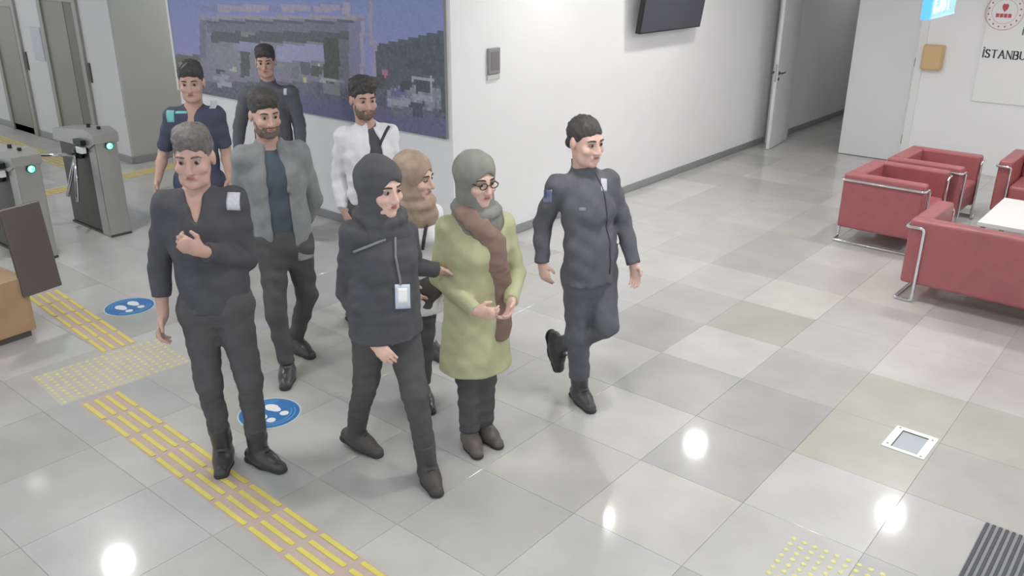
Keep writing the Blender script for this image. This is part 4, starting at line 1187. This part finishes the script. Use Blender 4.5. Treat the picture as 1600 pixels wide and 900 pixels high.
        for (cz_, rad, tr, tlt) in ((.020, .098, .030, .30),):
            pr_ = []
            for k in range(15):
                t = 2 * math.pi * k / 14
                pr_.append(J['neck'] + UP * (cz_ - tlt * rad * math.cos(t) * .5) + f * (.012 + rad * math.cos(t)) + left * rad * math.sin(t))
            for a_, b_ in zip(pr_[:-1], pr_[1:]):
                Hf.rc(a_, b_, tr, None, .010)
        pr_ = [HP(.056 * math.sin(2 * math.pi * k / 20), .058 - .030 * abs(math.sin(2 * math.pi * k / 20)) ** 2, -.016 + .083 * math.cos(2 * math.pi * k / 20)) for k in range(21)]
        for a_, b_ in zip(pr_[:-1], pr_[1:]):
            Hf.rc(a_, b_, .0125 * hs, None, .012)
        Hf.wrinkle(.003, st.get('seed', 3) + 11, (.05, .10))
        hm = Hf.mesh('headscarf')
        link('headscarf', hm, sc_, body)
        st['bh'] = bvh_of(hm)
    # ---------------- trousers
    tw = st.get('leg', 1.0)
    T = Field(lo, hi, .0095)
    T.rc(J['rhip'] + UP * .03, J['lhip'] + UP * .03, .098 * tw * bw, None, .04, (f, .95))
    T.rc(J['pel'] - UP * .02, J['pel'] + UP * .10, .150 * bw * (1 if male else .98), .138 * bw, .05, (f, .70), cut=True)
    for s in ('r', 'l'):
        end = J[s + 'k'] + (J[s + 'a'] - J[s + 'k']) * st.get('tend', .93)
        T.rc(J[s + 'hip'], J[s + 'k'], .094 * tw * bw, .064 * tw, .035)
        T.rc(J[s + 'k'], end, .064 * tw, st.get('cuff', .052) * tw, .03, cut=True)
    T.wrinkle(.0045, st.get('seed', 3), (.05, .13), 2.2)
    trousers = T.mesh('trousers')
    link('trousers', trousers, st.get('trousers', BLACKT), body)
    # ---------------- shoes
    kind = st.get('shoe', 'boot')
    for s in ('r', 'l'):
        a, t = J[s + 'a'], J[s + 't']
        dirv = t - a
        lifted = (key == 'p9' and s == 'l')
        if lifted:
            d = nrm(dirv)
            shin = nrm(J[s + 'k'] - a)
            shin = nrm(shin - d * (shin @ d))
            un = nrm(shin)
        else:
            tilt = max(0., a[2] - .105) * 4.0
            dh = nrm(dirv * [1, 1, 0])
            d = nrm(dh - UP * tilt * .9)
            un = nrm(np.cross(np.cross(d, UP), d))
        side = np.cross(d, un)
        sL = st.get('foot', 1.0)
        base = a - un * .098
        heel = base - d * .055 * sL
        toe = base + d * .155 * sL
        if not lifted:
            mz = min((heel)[2], (toe)[2])
            base = base - UP * (mz - .002)
            heel, toe = base - d * .055 * sL, base + d * .155 * sL
        F = Field(np.minimum(heel, toe) - .22, np.maximum(heel, toe) + .30, .007)
        F.rc(heel + un * .038, base + d * .05 + un * .036, .040 * sL, .044 * sL, .02)
        F.rc(base + d * .05 + un * .036, toe + un * .024, .046 * sL, .036 * sL, .03, (un, .9))
        F.rc(base + un * .05, base + d * .085 * sL + un * .042, .046, .040, .03)
        axis = nrm(J[s + 'k'] - a)
        if kind == 'boot':
            F.rc(base + un * .06, a + axis * .13, .050, .057, .025, cut=True)
        else:
            F.rc(base + un * .05, a + axis * .0, .048, .044, .02, cut=True)
        F.plane(base + un * .004, -un)
        so = link('boot' if kind == 'boot' else 'shoe', F.mesh('shoe'), st.get('shoemat', BOOT), body)
        F = Field(np.minimum(heel, toe) - .1, np.maximum(heel, toe) + .1, .008)
        F.rc(heel + un * .012, base + d * .05 + un * .012, .045 * sL, .046 * sL, .02)
        F.rc(base + d * .05 + un * .012, toe + un * .012, .049 * sL, .039 * sL, .03)
        F.plane(base, -un)
        F.plane(base + un * .018, un)
        link('sole', F.mesh('sole'), SOLE, so)
        if kind == 'boot':
            lc = MB()
            for q2 in range(4):
                c = base + d * (.085 - .012 * q2) + un * (.078 + .016 * q2)
                lc.tube([c - side * .02, c + un * .004 + d * .003, c + side * .02], .0028, n=5)
            lc.build('laces', SOLE, so)
    # ---------------- upper garment
    ease = st.get('ease', 1.0)
    G = Field(lo, hi, .0095)
    hem = J['pel'] + (f * 0 - UP) * st.get('hem', .08)
    wst = st.get('waist', .145) * bw * ease
    cw = (.168 if male else .150) * bw * ease
    hl_ = st.get('hipw', .155) * bw * ease
    flat = st.get('flat', .68)
    G.rc(J['pel'] + UP * .10, ch, wst, cw, .05, (f, flat))
    G.rc(J['pel'] + UP * .12, hem, wst, hl_, .05, (f, flat + .06), cut=True)
    G.rc(ch, J['neck'] - UP * .035, cw * .82, .070, .06, (f, .72))
    sr = (.066 if male else .056) * ease
    G.rc(J['rs'], J['ls'], sr * .98, None, .05)
    if not male:
        for s in (-1, 1):
            G.el(ch + left * .065 * s + f * .075 - UP * .04, np.eye(3), (.062, .062, .060), .05)
    for s in ('r', 'l'):
        se = bare.get(s, 1.0)      # how far the sleeve reaches down the forearm (0..1), <0: above elbow
        eb = J[s + 'e'] if se > 0 else J[s + 's'] + (J[s + 'e'] - J[s + 's']) * (1 + se)
        mid = J[s + 's'] * .55 + eb * .45
        G.rc(J[s + 's'], mid, sr * .98, sr * .92, .028)
        G.rc(mid, eb, sr * .92, sr * .84, .009, cut=se <= 0)
        if se > 0:
            G.rc(J[s + 'e'], J[s + 'e'] + (J[s + 'w'] - J[s + 'e']) * se, sr * .84, sr * (.84 - .20 * se), .009, cut=True)
    if st.get('collar', True):
        G.rc(J['neck'] - UP * .05, J['neck'] + UP * st.get('collar_h', .025) + f * .0, .075, .066, .02, cut=True)
    if st.get('vneck'):
        G.rc(J['neck'] + f * .10 + UP * .07, J['neck'] + f * .135 - UP * st['vneck'], .060, .012, .006, (f, 1.6), op='sub')
        G.rc(J['neck'] + UP * .02, J['neck'] + UP * .12, .064, None, .01, op='sub')
    if st.get('open'):
        wd = st['open']
        a0, b0 = J['neck'] + f * .13 + UP * .02, hem + f * .16 - UP * .1
        a0, m0 = J['neck'] + f * .11 + UP * .02, ch + f * .15
        G.rc(a0, m0, wd * .75, wd, .008, (f, 1.7), op='sub')
        G.rc(m0, b0, wd, wd * 1.25, .008, (f, 1.7), op='sub')
        G.rc(J['neck'] - UP * .02, J['neck'] + UP * .12, .060, None, .01, op='sub')
    if st.get('lapel'):
        for sd in (-1, 1):
            G.rc(J['neck'] + left * .062 * sd + f * .02 + UP * .01, J['neck'] + left * .072 * sd + f * .085 - UP * .06, .024, .030, .006, (f, .5))
            G.rc(J['neck'] + left * .072 * sd + f * .085 - UP * .06, ch + left * .062 * sd + f * .122 - UP * .10, .034, .010, .006, (f, .4))
    G.wrinkle(st.get('wr', .0036), st.get('seed', 3) + 1, (.05, .14), 2.2)
    gname = st.get('garment', 'jacket')
    gm = G.mesh(gname)
    link(gname, gm, st.get('top', BLACKF), body)
    if st.get('open'):
        U = Field(lo, hi, .0095)
        U.rc(J['pel'] + UP * .04, ch, wst * .93, cw * .93, .05, (f, flat))
        U.rc(ch, J['neck'] - UP * .03, cw * .75, .062, .06, (f, .70))
        U.wrinkle(.005, 9, (.08, .18))
        U.plane(J['pel'] - UP * .04, -UP)
        link('shirt', U.mesh('shirt'), st.get('inner', SHIRTN), body)
    return body, bvh_of(gm), bvh_of(trousers), dict(J=J, D=D, f=f, left=left, HP=HP, hs=hs, hf=hf, hl=hl, hu=hu, HR=HR, ch=ch, bh=st.get('bh'))


EV = (math.cos(YAW), math.sin(YAW), 0)        # level direction from the camera into the lobby
VIEW = (math.cos(YAW) * .94, math.sin(YAW) * .94, -.34)

# --- the man in front
b, bg_, bt, I = make_person('p1', 'man in black shirt with white chest badge, forearm bent across his belly', dict(
    hair='short', hairmat=HAIRG, garment='shirt', top=BLACKF, bare={'r': .62, 'l': .9}, vneck=.11, collar_h=.02, hem=.05, ease=1.02,
    seed=21, shoemat=BOOT, head=1.05, palm_l=lambda f, l: -f, curl_l=1.1, curl_r=.75, build=1.06, tend=.97, nod=-.1))
decal(bg_, I['D']['badge'], VIEW, .055, .085, PATCHW, b, 'badge')
decal(bt, I['D']['buckle'], VIEW, .02, .018, M_steel, b, 'buckle', n=2)
# --- grey blazer
b, bg_, bt, I = make_person('p2', 'bearded man in open grey blazer, hands held behind his back', dict(
    hair='short', beard=True, garment='blazer', lapel=True, top=BLAZER, open=.062, inner=SHIRTN, hem=.13, ease=1.06, seed=31, collar_h=.01,
    shoe='shoe', shoemat=BOOT, palm_r=lambda f, l: -f, palm_l=lambda f, l: -f, build=1.04, tend=1.0))
# --- young officer by the turnstile
b, bg_, bt, I = make_person('p3', 'young man in navy short-sleeved uniform with turquoise sleeve patch', dict(
    hair='short', garment='uniform_shirt', top=NAVY, trousers=NAVY, bare={'r': -.08, 'l': -.08}, seed=41, vneck=.08, hem=.04, head=1.04))
decal(bg_, I['D']['patch'], VIEW, .055, .085, TURQ, b, 'sleeve_patch')
decal(bg_, I['D']['stripe'], VIEW, .10, .018, TURQ, b, 'shoulder_stripe')
decal(bg_, I['D']['chest'], VIEW, .045, .06, PATCHW, b, 'badge')
# --- officer at the back
b, bg_, bt, I = make_person('p4', 'man in dark uniform at the back, in front of the mural gateway', dict(
    hair='short', garment='uniform_jacket', top=CHAR, trousers=NAVY, seed=51, collar_h=.04, ease=1.05))
decal(bg_, I['D']['chest'], VIEW, .03, .06, PATCHW, b, 'badge')
# --- white jacket
b, bg_, bt, I = make_person('p5', 'bearded man in white jacket with a dark strap across his chest', dict(
    hair='curly', beard=True, garment='jacket', top=WHITEJ, open=.05, inner=BLACKF, seed=61, hem=.08, ease=1.08, shoe='shoe', collar_h=.02, wr=.006))
band(bg_, [I['D'][k] for k in ('s0', 's1', 's2', 's3')], VIEW, .011, STRAP, b, 'shoulder_strap')
# --- woman in black with a lanyard
b, bg_, bt, I = make_person('p6', 'woman in black headscarf and jacket wearing a lanyard with white card', dict(
    sex='f', scarf=HIJB, skin=SKIN2, garment='jacket', top=BLACKF, hem=.10, ease=1.10, seed=71, shoemat=BOOTM, hipw=.165, flat=.78, build=1.03,
    palm_r=lambda f, l: l * .4 - f, curl_r=.35, collar=False, tend=.9))
band(bg_, [I['D'][k] for k in ('l0', 'l1', 'l2')], VIEW, .006, LAN, b, 'lanyard', off=.004)
decal(bg_, I['D']['card'], VIEW, .062, .115, CARD, b, 'badge_card', off=.008)
decal(bg_, (Vector(I['D']['card']) + Vector((0, 0, .004))), VIEW, .040, .075, M_paper, b, 'badge_print', off=.010)
band(bg_, [I['D'][k] for k in ('st0', 'st1', 'st2')], VIEW, .007, LAN, b, 'cross_strap', off=.003)
# --- person half hidden in tan headscarf
b, bg_, bt, I = make_person('p7', 'half hidden person in tan headscarf and white coat between the two women', dict(
    sex='f', scarf=TAN, skin=SKIN2, garment='coat', top=WHITEJ, hem=.22, ease=1.0, seed=81, shoe='shoe', collar=False))
band(bg_, [I['D'][k] for k in ('s0', 's1', 's2')], VIEW, .010, STRAP, b, 'bag_strap')
# --- woman in the green coat
b, bg_, bt, I = make_person('p8', 'woman in green coat and grey headscarf with glasses, hands joined in front', dict(
    sex='f', scarf=HIJG, skin=SKIN2, garment='coat', top=GREEN, hem=.34, ease=1.12, waist=.136, hipw=.178, flat=.80, seed=91, shoe='shoe', shoemat=SHOEB,
    build=1.06, collar=False, foot=.92, palm_r=lambda f, l: l - f * .3, palm_l=lambda f, l: -l, curl_r=.9, curl_l=.6, tend=1.0, cuff=.056))
HP, hs = I['HP'], I['hs']
for s in (-1, 1):
    c = HP(.031 * s, .104, .002)
    MB().tube([c + (I['hl'] * .021 * math.cos(t) + I['hu'] * .015 * math.sin(t)) * hs for t in [2 * math.pi * k / 16 for k in range(16)]], .0028, n=5, closed=True).build('glasses_rim', GLASS, b, smooth=True)
MB().tube([HP(-.010, .106, .004), HP(0, .110, .006), HP(.010, .106, .004)], .0025, n=5).build('glasses_bridge', GLASS, b)
for s in (-1, 1):
    MB().tube([HP(.052 * s, .102, .004), HP(.074 * s, .02, .006)], .0025, n=5).build('glasses_temple', GLASS, b)
sp = [Vector(I['D'][k]) for k in ('k0', 'k1', 'k2', 'k3', 'k4', 'k5')]
Dv = Vector(VIEW).normalized()
SF = Field(np.array([min(p[i] for p in sp) for i in range(3)]) - .3, np.array([max(p[i] for p in sp) for i in range(3)]) + .3, .009)
hits = []


def over(p):
    # front-most of coat and headscarf
    c = [h for h in (v.ray_cast(Vector(p) - Dv * .8, Dv)[0] for v in (bg_, I['bh'])) if h is not None] or [Vector(p)]
    return np.array(min(c, key=lambda x: x.dot(Dv)))


for a, c in zip(sp[:-1], sp[1:]):
    for k in range(5):
        hits.append(over(a.lerp(c, k / 5)))
hits.append(over(sp[-1]))
hits = [sum(hits[max(0, i - 1):i + 2]) / len(hits[max(0, i - 1):i + 2]) for i in range(len(hits))]
nn = np.array(Dv)
for i, (a, c) in enumerate(zip(hits[:-1], hits[1:])):
    wdt = .040 + .020 * min(1, i / 10)
    SF.rc(a, c, wdt, wdt, .012, (nn, .38))
SF.wrinkle(.006, 17, (.04, .09))
link('scarf', SF.mesh('scarf'), SCARF, b)
# --- policewoman on the right
b, bg_, bt, I = make_person('p9', 'woman in dark uniform with dark tied-back hair, stepping with one boot lifted', dict(
    sex='f', hair='bun', skin=SKIN2, garment='uniform_jacket', top=CHAR, trousers=CHAR, hem=.06, ease=1.12, seed=101, shoemat=BOOT, collar_h=.045, build=1.05, leg=1.03,
    tend=.80, cuff=.06, wr=.005))
decal(bg_, I['D']['chest'], VIEW, .035, .07, PATCHW, b, 'chest_badge')
decal(bg_, I['D']['label'], VIEW, .035, .018, LAN, b, 'name_tag', n=3)
band(bg_, [I['J']['neck'] + I['f'] * .15 - np.array([0, 0, .02]), I['ch'] + I['f'] * .2, I['J']['pel'] + I['f'] * .2], -I['f'], .004, STRAP, b, 'zip', sub=10)
decal(bg_, I['D']['sleeve'], VIEW, .045, .065, PATCHB, b, 'sleeve_patch')
